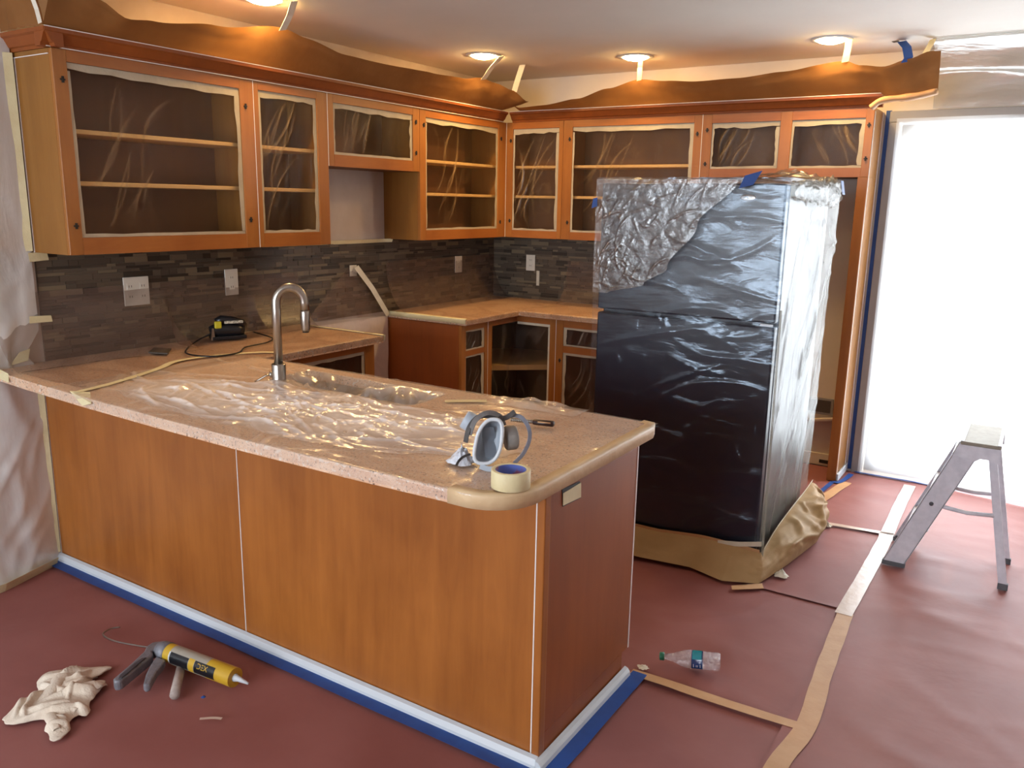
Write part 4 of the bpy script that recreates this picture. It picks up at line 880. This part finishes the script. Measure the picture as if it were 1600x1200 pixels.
strap([(-0.028, -0.082, 0.004), (0.0, -0.088, 0.02), (0.035, -0.086, 0.024)], 0.008, silic, 'chin_strap')
scrap('film_scrap', (2.318, -0.080, 0.9215), 0.040, 'crumpled white plastic scrap beside the respirator mask', pm('white_film_scrap', '#dcdfe8', rough=0.25, bump=0.6, bscale=80), 'scrap', 2.4, 0.045)
TR = (2.538, -0.172, 0.9220)
tr = thing('masking_tape_roll', 'cream roll of masking tape lying flat near the peninsula corner', 'tape roll', TR)
n_ = 48
def tring(r0, r1, h, z0=0.0): return [(r0, z0), (r1, z0), (r1, z0 + h), (r0, z0 + h), (r0, z0)]
MB().lathe(tring(0.0395, 0.050, 0.046), n_, lambda x, y, z: (TR[0] + x, TR[1] + y, TR[2] + z), close=False).build('tape_winding', M['mask'], tr, bevel=0.0008, seg=1)
MB().lathe(tring(0.0372, 0.0393, 0.045), n_, lambda x, y, z: (TR[0] + x, TR[1] + y, TR[2] + z), close=False).build('core', pm('core_blue', '#5a6cb8', '#8a4a6a', scale=26, rough=0.6, lo=0.5, hi=0.6), tr)
kt = thing('hand_tool', 'small hand tool with ribbed metal shaft and dark slotted handle on the peninsula', 'hand tool', (2.27, 0.365, 0.9215))
a0, a1, a2 = Vector((2.205, 0.349, 0.9325)), Vector((2.276, 0.367, 0.9325)), Vector((2.345, 0.385, 0.9325))
shp = [a0.lerp(a1, k / 44) for k in range(45)]
MB().tube(shp, [0.0075 if k % 4 < 2 else 0.0048 for k in range(45)], 10).build('ribbed_shaft', M['steel'], kt)
ax_ = (a2 - a1).normalized(); sd_ = Vector((-ax_.y, ax_.x, 0))
MB().tube([a1 + ax_ * 0.001, a1 + ax_ * 0.004, a2 - ax_ * 0.004, a2], [0.008, 0.0115, 0.0125, 0.009], 10, flat=0.8).build('handle', pm('handle_maroon', '#2a1310', rough=0.35), kt)
MB().tube([a1.lerp(a2, 0.25) + Vector((0.004, -0.009, 0.004)), a1.lerp(a2, 0.85) + Vector((0.004, -0.009, 0.004))], 0.0026, 8).build('handle_slot', M['tapetan'], kt)

# sander with cord on the left counter
SA = Vector((0.150, 0.865, 0.924)); sx = Vector((0.42, 0.91, 0)); sy = Vector((-0.91, 0.42, 0))
sa = thing('sander', 'small black and yellow corded power sander on the left counter under the tiles', 'power tool', SA)
def sp(a, b_, c): return tuple(SA + sx * a + sy * b_ + Vector((0, 0, c)))
yel = pm('tool_yellow', '#c3b427', rough=0.4)
def sbox(a0, a1, b0, b1, c0, c1, nm, mt, par, bev=0.006):
    return MB().hexa([sp(a0,b0,c0), sp(a1,b0,c0), sp(a1,b1,c0), sp(a0,b1,c0), sp(a0,b0,c1), sp(a1,b0,c1), sp(a1,b1,c1), sp(a0,b1,c1)]).build(nm, mt, par, bevel=bev)
sbox(-0.075, 0.095, -0.042, 0.042, 0.0, 0.018, 'sanding_pad', M['black'], sa, 0.004)
bd_ = MB().tube([sp(-0.075, 0, 0.040), sp(-0.05, 0, 0.045), sp(0.0, 0, 0.045), sp(0.06, 0, 0.040), sp(0.090, 0, 0.036)], [0.026, 0.034, 0.036, 0.033, 0.022], 16).build('motor_body', M['black'], sa)
MB().tube([sp(-0.045, 0, 0.085), sp(-0.02, 0, 0.096), sp(0.03, 0, 0.090), sp(0.085, 0, 0.074), sp(0.098, 0, 0.062)], [0.020, 0.024, 0.023, 0.021, 0.012], 14).build('grip', M['black'], sa)
sbox(-0.060, -0.026, -0.0385, -0.020, 0.058, 0.094, 'yellow_housing', yel, sa, 0.006)
sbox(-0.010, 0.082, -0.0262, -0.0225, 0.078, 0.092, 'name_label', pm('pale_label', '#cfc8b4', '#8a8270', scale=90, rough=0.5, lo=0.45, hi=0.6), sa, 0.002)
MB().hexa([sp(-0.082, -0.040, 0.0), sp(-0.062, -0.040, 0.0), sp(-0.062, -0.030, 0.0), sp(-0.082, -0.030, 0.0), sp(-0.074, -0.040, 0.060), sp(-0.066, -0.040, 0.060), sp(-0.066, -0.030, 0.060), sp(-0.074, -0.030, 0.060)]).build('clamp_lever', M['steel'], sa)
cz = 0.9245
crd = spline([sp(-0.07, 0, 0.03), (0.10, 0.74, cz + 0.004), (0.214, 0.60, cz), (0.36, 0.48, cz), (0.50, 0.50, cz), (0.525, 0.63, cz), (0.43, 0.755, cz), (0.405, 0.90, cz), (0.335, 1.005, cz), (0.20, 1.06, cz), (0.09, 1.09, cz)], 8)
MB().tube(crd, 0.0038, 7).build('cord', M['black'], sa)
q = [(0.131, 0.468), (0.209, 0.508), (0.308, 0.417), (0.215, 0.384)]
tag(MB().prism(q, lambda x, y, t: (x, y, t), 0.9225, 0.930).build('sandpaper_pad', pm('dark_card', '#4d4238', '#3a312a', scale=30, rough=0.5), bevel=0.002), 'flat dark rectangular pad lying on the left counter near the sander cord', 'pad')

# ------------------------------------------------------------------ floor things
# caulk gun lying on its side
gun = thing('caulk_gun', 'grey caulk gun loaded with a yellow tube lying on the red floor paper', 'caulk gun', (1.30, -0.25, 0.012))
T0, T1 = Vector((1.185, -0.262, 0.052)), Vector((1.500, -0.236, 0.052)); td = (T1 - T0).normalized(); tn = Vector((td.y, -td.x, 0))
grm = pm('gun_grey', '#8b8b92', '#6f6e74', scale=25, rough=0.5, metal=0.3, bump=0.3, bscale=60); grd = pm('gun_dark', '#4a4a50', '#3a3a40', scale=25, rough=0.5)
tub = pm('tube_yellow', '#c9a22c', '#b98f24', scale=6, rough=0.45); tubg = pm('tube_grey', '#a9a193', '#9a9284', scale=8, rough=0.45)
up_ = Vector((0, 0, 1))
cyl = MB(); ns = 28
secs = [0.0, 0.02, 0.03, 0.20, 0.205, 0.305, 0.315]
for i in range(len(secs) - 1):
    cyl.mat = 0 if i in (0, 1, 4, 5) else (1 if i in (2, 3) else 0)
    a_, b_ = T0 + td * secs[i], T0 + td * secs[i + 1]; vs = []
    for c_ in (a_, b_):
        for k in range(ns): an = 2 * PI * k / ns; vs.append(c_ + tn * (math.cos(an) * 0.033) + up_ * (math.sin(an) * 0.033))
    cyl.smooth = True; cyl.add(vs, [(k, (k+1) % ns, ns + (k+1) % ns, ns + k) for k in range(ns)])
cyl.smooth = False; cyl.mat = 0
cyl.add([T0 + tn * (math.cos(2*PI*k/ns) * 0.033) + up_ * (math.sin(2*PI*k/ns) * 0.033) for k in range(ns)], [tuple(range(ns))])
cyl.add([T0 + td * 0.315 + tn * (math.cos(2*PI*k/ns) * 0.033) + up_ * (math.sin(2*PI*k/ns) * 0.033) for k in range(ns)], [tuple(range(ns))])
tube_o = cyl.build('sealant_tube', [tub, tubg], gun, normals=True)
MB().tube([T0 + td * 0.3155, T0 + td * 0.322, T0 + td * 0.330, T0 + td * 0.375 - up_ * 0.004], [0.014, 0.012, 0.0095, 0.0035], 16).build('nozzle', M['white'], tube_o)
def tube_patch(l0, l1, a0, a1, mt, nm, r=0.0334):
    def f(u, v):
        an = math.radians(a0 + (a1 - a0) * v); p = T0 + td * (l0 + (l1 - l0) * u) + tn * (math.cos(an) * r) + up_ * (math.sin(an) * r); return tuple(p)
    return MB().grid(f, 6, 8).build(nm, mt, tube_o, normals=False)
tube_patch(0.035, 0.125, -25, 50, M['black'], 'label_panel'); tube_patch(0.155, 0.250, -25, 52, M['black'], 'label_panel'); tube_patch(0.127, 0.153, -30, 55, tub, 'label_band')
tube_patch(0.03, 0.036, -20, 50, M['white'], 'label_band')
def text_mesh(body, size, nm, mt, par, fn):
    cu_ = bpy.data.curves.new(nm, 'FONT'); cu_.body = body; cu_.size = size; cu_.extrude = 0.0
    to = bpy.data.objects.new(nm, cu_); COL.objects.link(to); bpy.context.view_layer.update()
    me = bpy.data.meshes.new_from_object(to.evaluated_get(bpy.context.evaluated_depsgraph_get())); COL.objects.unlink(to); bpy.data.objects.remove(to)
    mb = MB(); mb.add([fn(v.co.x, v.co.y) for v in me.vertices], [tuple(p.vertices) for p in me.polygons]); bpy.data.meshes.remove(me)
    return mb.build(nm, mt, par, normals=False)
def on_tube(l0, a0):
    def f(x, y):
        an = math.radians(a0) + y / 0.0336; p = T0 + td * (l0 + x) + tn * (math.cos(an) * 0.0338) + up_ * (math.sin(an) * 0.0338); return tuple(p)
    return f
text_mesh('DEX', 0.026, 'label_lettering', tub, tube_o, on_tube(0.168, 12))
MB().tube([T0 + td * -0.050, T0 + td * -0.03, T0 + td * -0.0008], [0.028, 0.034, 0.0355], 18).build('gun_body', grm, gun)
def gp2(p, q, t): c_ = T0 + td * p + tn * q; return (c_.x, c_.y, t)
hp_ = MB().prism([(-0.051, -0.032), (-0.085, -0.026), (-0.100, -0.010), (-0.094, 0.020), (-0.072, 0.050), (-0.046, 0.12), (-0.016, 0.212), (0.000, 0.221), (0.014, 0.210), (0.012, 0.195), (-0.008, 0.12), (-0.022, 0.070), (-0.030, 0.045), (-0.051, 0.030)], gp2, 0.024, 0.062).build('grip', grm, gun, bevel=0.007)
MB().prism([(-0.026, 0.075), (-0.012, 0.12), (0.010, 0.198), (0.002, 0.206), (-0.010, 0.19), (-0.030, 0.12), (-0.036, 0.085)], gp2, 0.0622, 0.066).build('grip_inset', grd, hp_, bevel=0.002)
MB().prism([(-0.020, 0.040), (0.024, 0.038), (0.040, 0.060), (0.058, 0.100), (0.104, 0.166), (0.098, 0.180), (0.084, 0.176), (0.040, 0.130), (0.006, 0.085)], gp2, 0.026, 0.054).build('trigger', grm, gun, bevel=0.006)
st = Vector((1.386, -0.388, 0.026)); s1 = T0 + td * 0.075 + tn * 0.018; s1.z = 0.026
MB().tube([s1, s1.lerp(st, 0.5), st], [0.015, 0.016, 0.0165], 14).build('plunger_stub', pm('stub_taupe', '#8d7a72', '#b7a9a0', scale=20, rough=0.6), gun)
rod = spline([T0 + td * -0.05, Vector((1.03, -0.285, 0.040)), Vector((0.93, -0.300, 0.030)), Vector((0.86, -0.300, 0.024)), Vector((0.815, -0.285, 0.020)), Vector((0.805, -0.250, 0.020)), Vector((0.822, -0.222, 0.020))], 8)
MB().tube(rod, 0.0032, 8).build('push_rod', M['steel'], gun)

# rag
OUT = [(1.044, -0.762), (1.09, -0.758), (1.135, -0.700), (1.175, -0.690), (1.21, -0.712), (1.279, -0.727), (1.280, -0.690), (1.232, -0.650), (1.215, -0.615), (1.240, -0.600), (1.185, -0.560), (1.165, -0.530), (1.113, -0.461), (1.10, -0.480), (1.075, -0.485), (1.045, -0.440), (1.052, -0.400), (1.03, -0.405), (0.985, -0.445), (0.90, -0.530), (0.925, -0.580), (0.985, -0.625), (1.0, -0.690)]
CN = (1.085, -0.590)
OS = spline([(x, y, 0) for x, y in OUT] + [(OUT[0][0], OUT[0][1], 0)], 4); no = len(OS)
CRG = Creases(71, 20, 0.95, 1.22, -0.72, -0.46, 20, 160, 0.05, 0.13, 0.006, 0.014)
def ragf(u, v):
    t = u * (no - 1); i = min(int(t), no - 2); e = OS[i].lerp(OS[i + 1], t - i)
    x = CN[0] + (e.x - CN[0]) * v; y = CN[1] + (e.y - CN[1]) * v
    h = 0.010 * (1 - v ** 3) + 0.012 * max(0, ridge(x * 1.2, y, 3, 9) - 0.25) * (1 - v ** 4) + 0.022 * min(1.4, CRG(x, y)) * (1 - v ** 8) + 0.003
    return (x + 0.008 * nz(x * 8, y * 8, 1, 2) * v, y + 0.008 * nz(x * 8, y * 8, 5, 2) * v, 0.013 + max(0, h - 0.002))
ragm = pm('rag_cloth', '#e0d2c0', '#cdb9a4', scale=9, rough=0.9, bump=0.3, bscale=120)
rag = tag(MB().grid(ragf, no * 3, 44).build('rag', ragm, normals=False), 'crumpled cream cotton rag on the floor paper left of the caulk gun', 'rag')
rag.modifiers.new('solid', 'SOLIDIFY').thickness = 0.003
for k_, (pth, wid) in enumerate((([(1.06, -0.665), (1.035, -0.60), (0.99, -0.54), (1.0, -0.49), (1.035, -0.44)], 0.026), ([(1.06, -0.56), (1.10, -0.535), (1.125, -0.50), (1.118, -0.468)], 0.024), ([(1.10, -0.62), (1.17, -0.615), (1.205, -0.61)], 0.02), ([(1.12, -0.66), (1.19, -0.68), (1.25, -0.70)], 0.02))):
    P = spline([(x, y, 0.040 - 0.014 * abs(i_ - 1.5)) for i_, (x, y) in enumerate(pth)], 6)
    def ff(u, v, P=P, wid=wid):
        t = u * (len(P) - 1); i = min(int(t), len(P) - 2); p = P[i].lerp(P[i + 1], t - i); d_ = (P[i + 1] - P[i]); nn = Vector((-d_.y, d_.x, 0)).normalized()
        a = PI * v; w = wid * (0.55 + 0.45 * math.sin(PI * u))
        return tuple(p + nn * (w * math.cos(a)) + Vector((0, 0, w * 0.75 * math.sin(a) - 0.008 + 0.004 * nz(p.x * 20, p.y * 20, v, 1))))
    q_ = MB().grid(ff, 26, 10).build('rag_fold', ragm, rag, normals=False)

# water bottle
bt = thing('water_bottle', 'empty clear water bottle with green cap and blue label lying on the floor paper', 'bottle', (2.72, 0.757, 0.0175))
b0, b1 = Vector((2.618, 0.727, 0.036)), Vector((2.826, 0.789, 0.0505)); bdv = (b1 - b0).normalized(); q1 = Vector((-bdv.y, bdv.x, 0)).normalized(); q2 = bdv.cross(q1)
def bp(x, y, z): return tuple(b0 + q1 * x + q2 * y + bdv * z)
prof = [(0.0105, 0.014), (0.0105, 0.026), (0.0125, 0.029), (0.0125, 0.031), (0.0115, 0.034), (0.018, 0.055), (0.0265, 0.078), (0.0315, 0.098)]
for k in range(4): z = 0.105 + 0.002 * k
prof += [(0.0318, 0.112), (0.0300, 0.115), (0.0300, 0.150), (0.0318, 0.153), (0.0318, 0.162), (0.0300, 0.166), (0.0318, 0.171), (0.0318, 0.178), (0.0300, 0.183), (0.0318, 0.188), (0.0318, 0.204), (0.028, 0.212), (0.012, 0.209), (0.0, 0.208)]
pet = film('pet_plastic', 0.10, 0.30, '#cfc7cf', 22, gloss=0.22, grough=0.06, bump=0.9, wide=0.04, bscale=60)
MB().lathe(prof, 32, bp, close=False).build('bottle_body', pet, bt)
grn = pm('cap_green', '#1f6a4c', rough=0.4)
MB().lathe([(0.0, 0.0), (0.0135, 0.0), (0.0145, 0.002), (0.0145, 0.016), (0.0, 0.016)], 26, bp, close=False).build('cap', grn, bt)
lab = film('label_print', 0.97, 0.0, '#123a6e', gloss=0.10, grough=0.08, bump=0.3, trans=0.05, bscale=30)
lb = MB().lathe([(0.0322, 0.1135), (0.0308, 0.1155), (0.0308, 0.1495), (0.0322, 0.1515)], 40, bp, close=False).build('label', lab, bt)
teal = pm('label_teal', '#2f8f9c', '#1f7888', scale=30, rough=0.25)
def lpatch(z0, z1, a0, a1, mt, nm, r=0.0325): return MB().grid(lambda u, v: bp(r * math.cos(math.radians(a0 + (a1 - a0) * v)), r * math.sin(math.radians(a0 + (a1 - a0) * v)), z0 + (z1 - z0) * u), 2, 10).build(nm, mt, lb, normals=False)
lpatch(0.1165, 0.1485, 60, 150, teal, 'label_band')
lpatch(0.120, 0.122, 180, 205, M['white'], 'label_mark'); lpatch(0.129, 0.137, 188, 192, M['white'], 'label_mark'); lpatch(0.1285, 0.1365, 197, 200, M['white'], 'label_mark'); lpatch(0.143, 0.145, 180, 205, M['white'], 'label_mark')
# little bits on the floor paper
scrap('tape_scrap', (1.455, -0.330, 0.0125), 0.008, 'tiny blue tape scrap on the floor in front of the caulk tube', M['blue'], 'scrap', 1.2, 0.006)
scrap('tape_scrap', (2.585, 0.655, 0.0145), 0.018, 'tiny pale tape scrap at the back foot of the peninsula end', M['masklight'], 'scrap', 4.2, 0.006)
floor_tape('tape_scrap', [(1.545, -0.412), (1.575, -0.385), (1.60, -0.372)], 0.010, M['tapegloss'], 'thin pale sliver on the floor paper below the caulk nozzle', 0.0135, 'scrap')

# ------------------------------------------------------------------ outlets
def outlet(f, u0, u1, z0, z1, label, n=1, blank=False):
    o = bx(MB(), f, u0, u1, 0.0110, 0.0165, z0, z1).build('outlet_plate', M['plate'], bevel=0.002); tag(o, label, 'outlet')
    for k in range(n):
        uc = u0 + (u1 - u0) * (k + 0.5) / n
        for zc in (z0 + (z1 - z0) * 0.32, z0 + (z1 - z0) * 0.68):
            mb = MB(); bx(mb, f, uc - 0.016, uc + 0.016, 0.0166, 0.0178, zc - 0.014, zc + 0.014); s_ = mb.build('socket', M['plate'], o)
            for du in (-0.006, 0.006):
                mb = MB(); bx(mb, f, uc + du - 0.0012, uc + du + 0.0012, 0.0179, 0.0184, zc - 0.005, zc + 0.005); mb.build('slot', M['dark'], s_)
    return o
outlet(fA, 0.415, 0.545, 1.118, 1.252, 'wide double outlet plate on the tiles above the dark pad', 2)
outlet(fA, 0.985, 1.068, 1.122, 1.258, 'pale single outlet plate on the tiles above the sander')
outlet(fA, 3.000, 3.082, 1.122, 1.240, 'outlet plate on the left wall tiles right beside the room corner')
outlet(fB, 0.308, 0.386, 1.128, 1.246, 'outlet plate on the back wall tiles under the narrowest cabinet')
tag(bx(MB(), fB, 0.40, 0.425, 0.0115, 0.0125, 1.02, 1.13).build('masking_tape_piece', M['masklight']), 'pale tape hanging below the back wall outlet plate', 'tape')

# ------------------------------------------------------------------ recessed lights and masking paper above the cabinets
def recessed(x, y, label):
    r = thing('recessed_light', label, 'ceiling light', (x, y, ZC - 0.004), group='recessed ceiling lights')
    MB().lathe([(0.080, -0.0005), (0.105, -0.0005), (0.108, 0.0015), (0.108, 0.0035), (0.080, 0.0035), (0.080, -0.0005)], 36, lambda a, b_, c: (x + a, y + b_, ZC - 0.004 + c), close=False).build('trim_ring', M['white'], r)
    MB().lathe([(0.0, -0.020), (0.030, -0.018), (0.055, -0.012), (0.072, -0.004), (0.0795, 0.003)], 30, lambda a, b_, c: (x + a, y + b_, ZC - 0.004 + c), close=False).build('lamp_lens', M['bulb'], r)
recessed(0.49, 0.905, 'lit recessed ceiling light above the widest wall cabinet at the top edge')
recessed(0.56, 2.545, 'lit recessed ceiling light left of the room corner with a slanted tape strip')
recessed(1.362, 3.000, 'lit recessed ceiling light over the back wall cabinets, middle one')
recessed(2.500, 2.975, 'lit recessed ceiling light above the refrigerator alcove, rightmost one')

TA = [(-0.14, 2.47), (0.02, 2.43), (0.139, 2.350), (0.253, 2.300), (0.366, 2.313), (0.678, 2.351), (1.041, 2.406), (1.2, 2.385), (1.464, 2.351), (1.758, 2.346), (2.209, 2.357), (2.463, 2.364), (2.703, 2.395), (2.85, 2.382), (2.965, 2.350), (3.09, 2.290)]
pa = thing('masking_paper', 'brown kraft masking paper standing on the left cabinets, sagging between ceiling tapes', 'masking paper', (0.4, 1.5, CT))
def pA(u, v):
    y = -0.025 + (3.10 + 0.025) * u; zt = interp(TA, y); x = 0.335 + 0.115 * v ** 0.8 + 0.012 * nz(y * 2, v * 2, 1, 1.5) * v
    if y > 2.85: x += (y - 2.85) * 0.4 * v
    return (x, y, CT + 0.0045 + (zt - CT - 0.0045) * v)
MB().grid(pA, 130, 12).build('paper_strip', M['kraft'], pa, normals=False)
def pAe(u, v):
    x = 0.335 - 0.335 * u + 0.002; z = CT + 0.0045 + 0.24 * v
    return (x + 0.05 * v * (1 - u), -0.024 - 0.05 * v + 0.015 * nz(x * 6, z * 6, 2, 1.5) - 0.02 * math.sin(PI * u) * v, min(z, ZC - 0.004))
MB().grid(pAe, 24, 14).build('end_flap', M['kraft'], pa, normals=False)
MB().ribbon([(0.338, -0.034, CT + 0.006), (0.352, -0.05, CT + 0.05), (0.345, -0.07, CT + 0.13)], (0.006, 0.004, 0.003), 0.001).build('masking_strip', M['masklight'], pa)
TB = [(0.43, 2.28), (0.489, 2.250), (0.688, 2.258), (0.926, 2.287), (1.152, 2.338), (1.359, 2.379), (1.536, 2.361), (1.738, 2.345), (1.969, 2.349), (2.222, 2.368), (2.558, 2.401), (2.642, 2.373), (2.754, 2.359), (2.874, 2.388), (2.975, 2.418), (3.022, 2.415)]
pb = thing('masking_paper', 'brown kraft masking paper standing on the back wall cabinets up to the door corner', 'masking paper', (1.7, D - 0.4, CT))
def pB(u, v):
    x = 0.43 + (3.022 - 0.43) * u; zt = interp(TB, x); zb = CT + 0.0045
    yb = D - 0.335
    if x > XR + 0.02: k = min(1, (x - XR - 0.02) / 0.28); zb = CT + 0.004 - 0.045 * math.sin(PI * min(1, k * 1.2)) ** 1 - 0.02 * k; yb -= 0.05 * k
    yt = D - 0.45
    return (x, yb + (yt - yb) * v ** 0.8 - 0.012 * nz(x * 2, v * 2, 5, 1.5) * v, zb + (zt - zb) * v)
MB().grid(pB, 120, 12).build('paper_strip', M['kraft'], pb, normals=False)
rl = spline([(XR - 0.01, D - 0.362, CT - 0.075), (XR + 0.03, D - 0.368, CT - 0.045), (XR + 0.09, D - 0.372, CT - 0.035), (XR + 0.2, D - 0.385, CT - 0.030), (XR + 0.31, D - 0.40, CT - 0.012)], 6)
MB().tube(rl, [0.022 + 0.005 * noise.noise(p * 20) for p in rl], 10, flat=0.8).build('rolled_tape', M['tapetan'], pb)
TS = 'tape_strip'
def hang(pts, w, mt, label): return tag(MB().ribbon(pts, w, 0.001).build(TS, mt), label, 'tape', None)
hang([(0.600, 0.985, ZC - 0.006), (0.52, 1.03, 2.45), (0.452, 1.045, 2.395)], (0.006, 0.016, 0.004), M['masklight'], 'lit tape strip from the nearest ceiling light down to the left masking paper')
hang([(0.655, 2.60, ZC - 0.006), (0.55, 2.65, 2.445), (0.452, 2.70, 2.385)], (0.010, 0.014, 0.003), M['masklight'], 'slanted lit tape strip from the ceiling light left of the corner')
hang([(1.405, 2.985, ZC - 0.006), (1.38, 3.03, 2.44), (1.362, 3.066, 2.372)], (0.015, 0.002, 0.002), M['masklight'], 'lit tape strip below the middle back wall ceiling light')
hang([(2.585, 2.99, ZC - 0.006), (2.575, 3.03, 2.45), (2.560, 3.066, 2.395)], (0.018, 0.0, 0.002), M['masklight'], 'lit tape strip below the rightmost ceiling light')
hang([(0.60, 2.93, ZC - 0.004), (0.56, 2.95, 2.43), (0.50, 2.99, 2.34)], (0.016, 0.010, 0.002), M['masklight'], 'straight tape strip holding the masking papers at the room corner')
hang([(2.965, 3.17, ZC - 0.006), (2.962, 3.12, 2.46), (2.945, 3.066, 2.400)], (0.016, 0.0, 0.004), M['mask'], 'cream tape strip at the free right end of the back masking paper')
bt_ = hang([(2.815, 3.17, ZC - 0.006), (2.85, 3.12, 2.455), (2.872, 3.068, 2.395), (2.86, 3.062, 2.372)], (0.020, 0.012, 0.004), M['blue'], 'twisted blue tape strip from the ceiling to the back masking paper')
tape_piece('tape_scrap', [(2.765, 3.17, ZC - 0.0025), (2.80, 3.16, ZC - 0.0025), (2.80, 3.20, ZC - 0.0025), (2.77, 3.21, ZC - 0.0025)], M['dark'], 'dark bit of tape stuck on the ceiling beside the blue tape strip', 'scrap')

# ------------------------------------------------------------------ hanging plastic sheets
CW = Creases(61, 60, -3.3, -0.02, 0.1, 2.2, 50, 88, 0.12, 0.6, 0.010, 0.03); CW.L += Creases(62, 14, -0.5, -0.02, 0.1, 1.4, 40, 80, 0.10, 0.4, 0.008, 0.02).L
def wallsheet(u, v):
    y = -3.4 + (3.395) * u; z = 0.016 + 2.40 * v
    fl = max(0, 1 - z / 0.9) ** 2 * min(1, max(0, -y) / 0.3) * 0.09
    edge = min(1, (0.0 - y) * 6 + 0.1)
    s = nz(y * 2.2 + z * 0.8, z * 0.7, 2, 2.2)
    yy = y + (0.012 if z > 1.05 else 0.0) * u - (0.05 * math.exp(-((z - 0.96) / 0.05) ** 2) if u > 0.97 else 0)
    return (0.022 + fl + edge * (0.018 + 0.016 * s + 0.02 * max(0, ridge(y * 1.5 + z * 0.7, z * 0.4, 5, 3) - 0.6) + 0.016 * min(1.6, CW(y, z))), yy, z, 0.5 * CW(y, z))
ws = tag(MB().grid(wallsheet, 170, 90).build('plastic_sheet', M['film_wall'], normals=False), 'milky plastic sheet hanging over the left wall in front of the peninsula', 'plastic sheet')
tag(MB().ribbon([(0.055 + 0.09 * min(1, -y / 0.3), y, 0.024) for y in (-0.04, -0.12, -0.2, -0.3, -0.6, -1.0, -1.6)], (0.012, 0.0, 0.022), 0.001).build('masking_tape_strip', M['mask']), 'yellowish tape along the foot of the milky left wall sheet', 'tape')
tag(MB().ribbon([(0.030, -0.022, z) for z in (0.05, 0.3, 0.6, 0.86)], (0.006, 0.016, 0), 0.001).build('masking_tape_strip', M['mask']), 'upright cream tape strip between the left wall sheet and the peninsula', 'tape')
tag(MB().ribbon([(0.030, -0.006, z) for z in (1.39, 1.6, 1.9, 2.17)], (0.006, 0.016, 0), 0.001).build('masking_tape_strip', M['mask']), 'upright cream tape strip between the left wall sheet and the widest cabinet', 'tape')
def doorsheet(u, v):
    x = DX0 - 0.015 + (DX1 - DX0 + 0.08) * u; z = 0.016 + (DZ + 0.02 - 0.016) * v
    out = max(0, 1 - z / 0.5) ** 2 * 0.13 * max(0, min(1, (x - 3.1) / 0.6))
    return (x, D - 0.022 - out - (0.012 * abs(nz(x * 1.5, z * 1.2, 3, 1.5)) + 0.01 * max(0, ridge(x * 0.7 + z * 0.4, z, 2, 2.2) - 0.6)) * min(1, 6 * u + 0.1), z)
tag(MB().grid(doorsheet, 60, 60).build('plastic_sheet', M['film_door'], normals=False), 'bright translucent plastic sheet covering the glass door', 'plastic sheet')
def headsheet(u, v):
    x = 2.965 + (XE - 0.05 - 2.965) * u; k = v
    y = (D - 0.026) + (3.15 - D + 0.026) * k ** 1.3; z = DZ + 0.066 + (ZC - 0.005 - DZ - 0.066) * min(1, k * 1.15) ** 0.75
    b_ = math.sin(PI * k)
    y -= 0.03 * b_ * nz(x * 1.3, k * 1.5, 2, 1.3); z -= 0.05 * b_ * max(0, ridge(x * 0.6, k * 1.2, 3, 1.6) - 0.2)
    return (x, min(D - 0.026, y), min(z, ZC - 0.005))
tag(MB().grid(headsheet, 90, 24).build('plastic_sheet', M['film_ceiling'], normals=False), 'shiny milky plastic sheet draped from the ceiling to above the glass door', 'plastic sheet')
tag(MB().box(2.722, 2.752, D - 0.004, D - 0.0015, 0.02, UT + 0.01).build('blue_tape_strip', M['blue']), 'long upright blue tape strip between the tall cabinet panel and the door frame', 'tape')

# inside the refrigerator alcove
wb = thing('water_supply_box', 'recessed grey water supply box on the back wall of the refrigerator alcove', 'wall box', (2.52, D - 0.01, 0.30))
MB().box(2.43, 2.60, D - 0.010, D - 0.004, 0.345, 0.452).build('box_frame', M['frame'], wb, bevel=0.002)
MB().box(2.445, 2.585, D - 0.0125, D - 0.0102, 0.36, 0.438).build('box_recess', pm('box_dark', '#4a4340', rough=0.7), wb)
tag(MB().hexa([(2.40, D - 0.05, 0.285), (2.64, D - 0.05, 0.330), (2.64, D - 0.004, 0.330), (2.40, D - 0.004, 0.285), (2.40, D - 0.05, 0.297), (2.64, D - 0.05, 0.342), (2.64, D - 0.004, 0.342), (2.40, D - 0.004, 0.297)]).build('supply_ledge', M['drywall']), 'narrow pale ledge under the water box inside the refrigerator alcove', 'ledge')
struct(MB().box(1.74, 2.655, D - 0.014, D - 0.001, 0.016, 0.09).build('baseboard_alcove', M['wall']))
tag(MB().box(2.55, 2.615, D - 0.0165, D - 0.0145, 0.030, 0.052).build('wall_vent', M['dark']), 'small dark slot plate low on the alcove baseboard', 'vent')
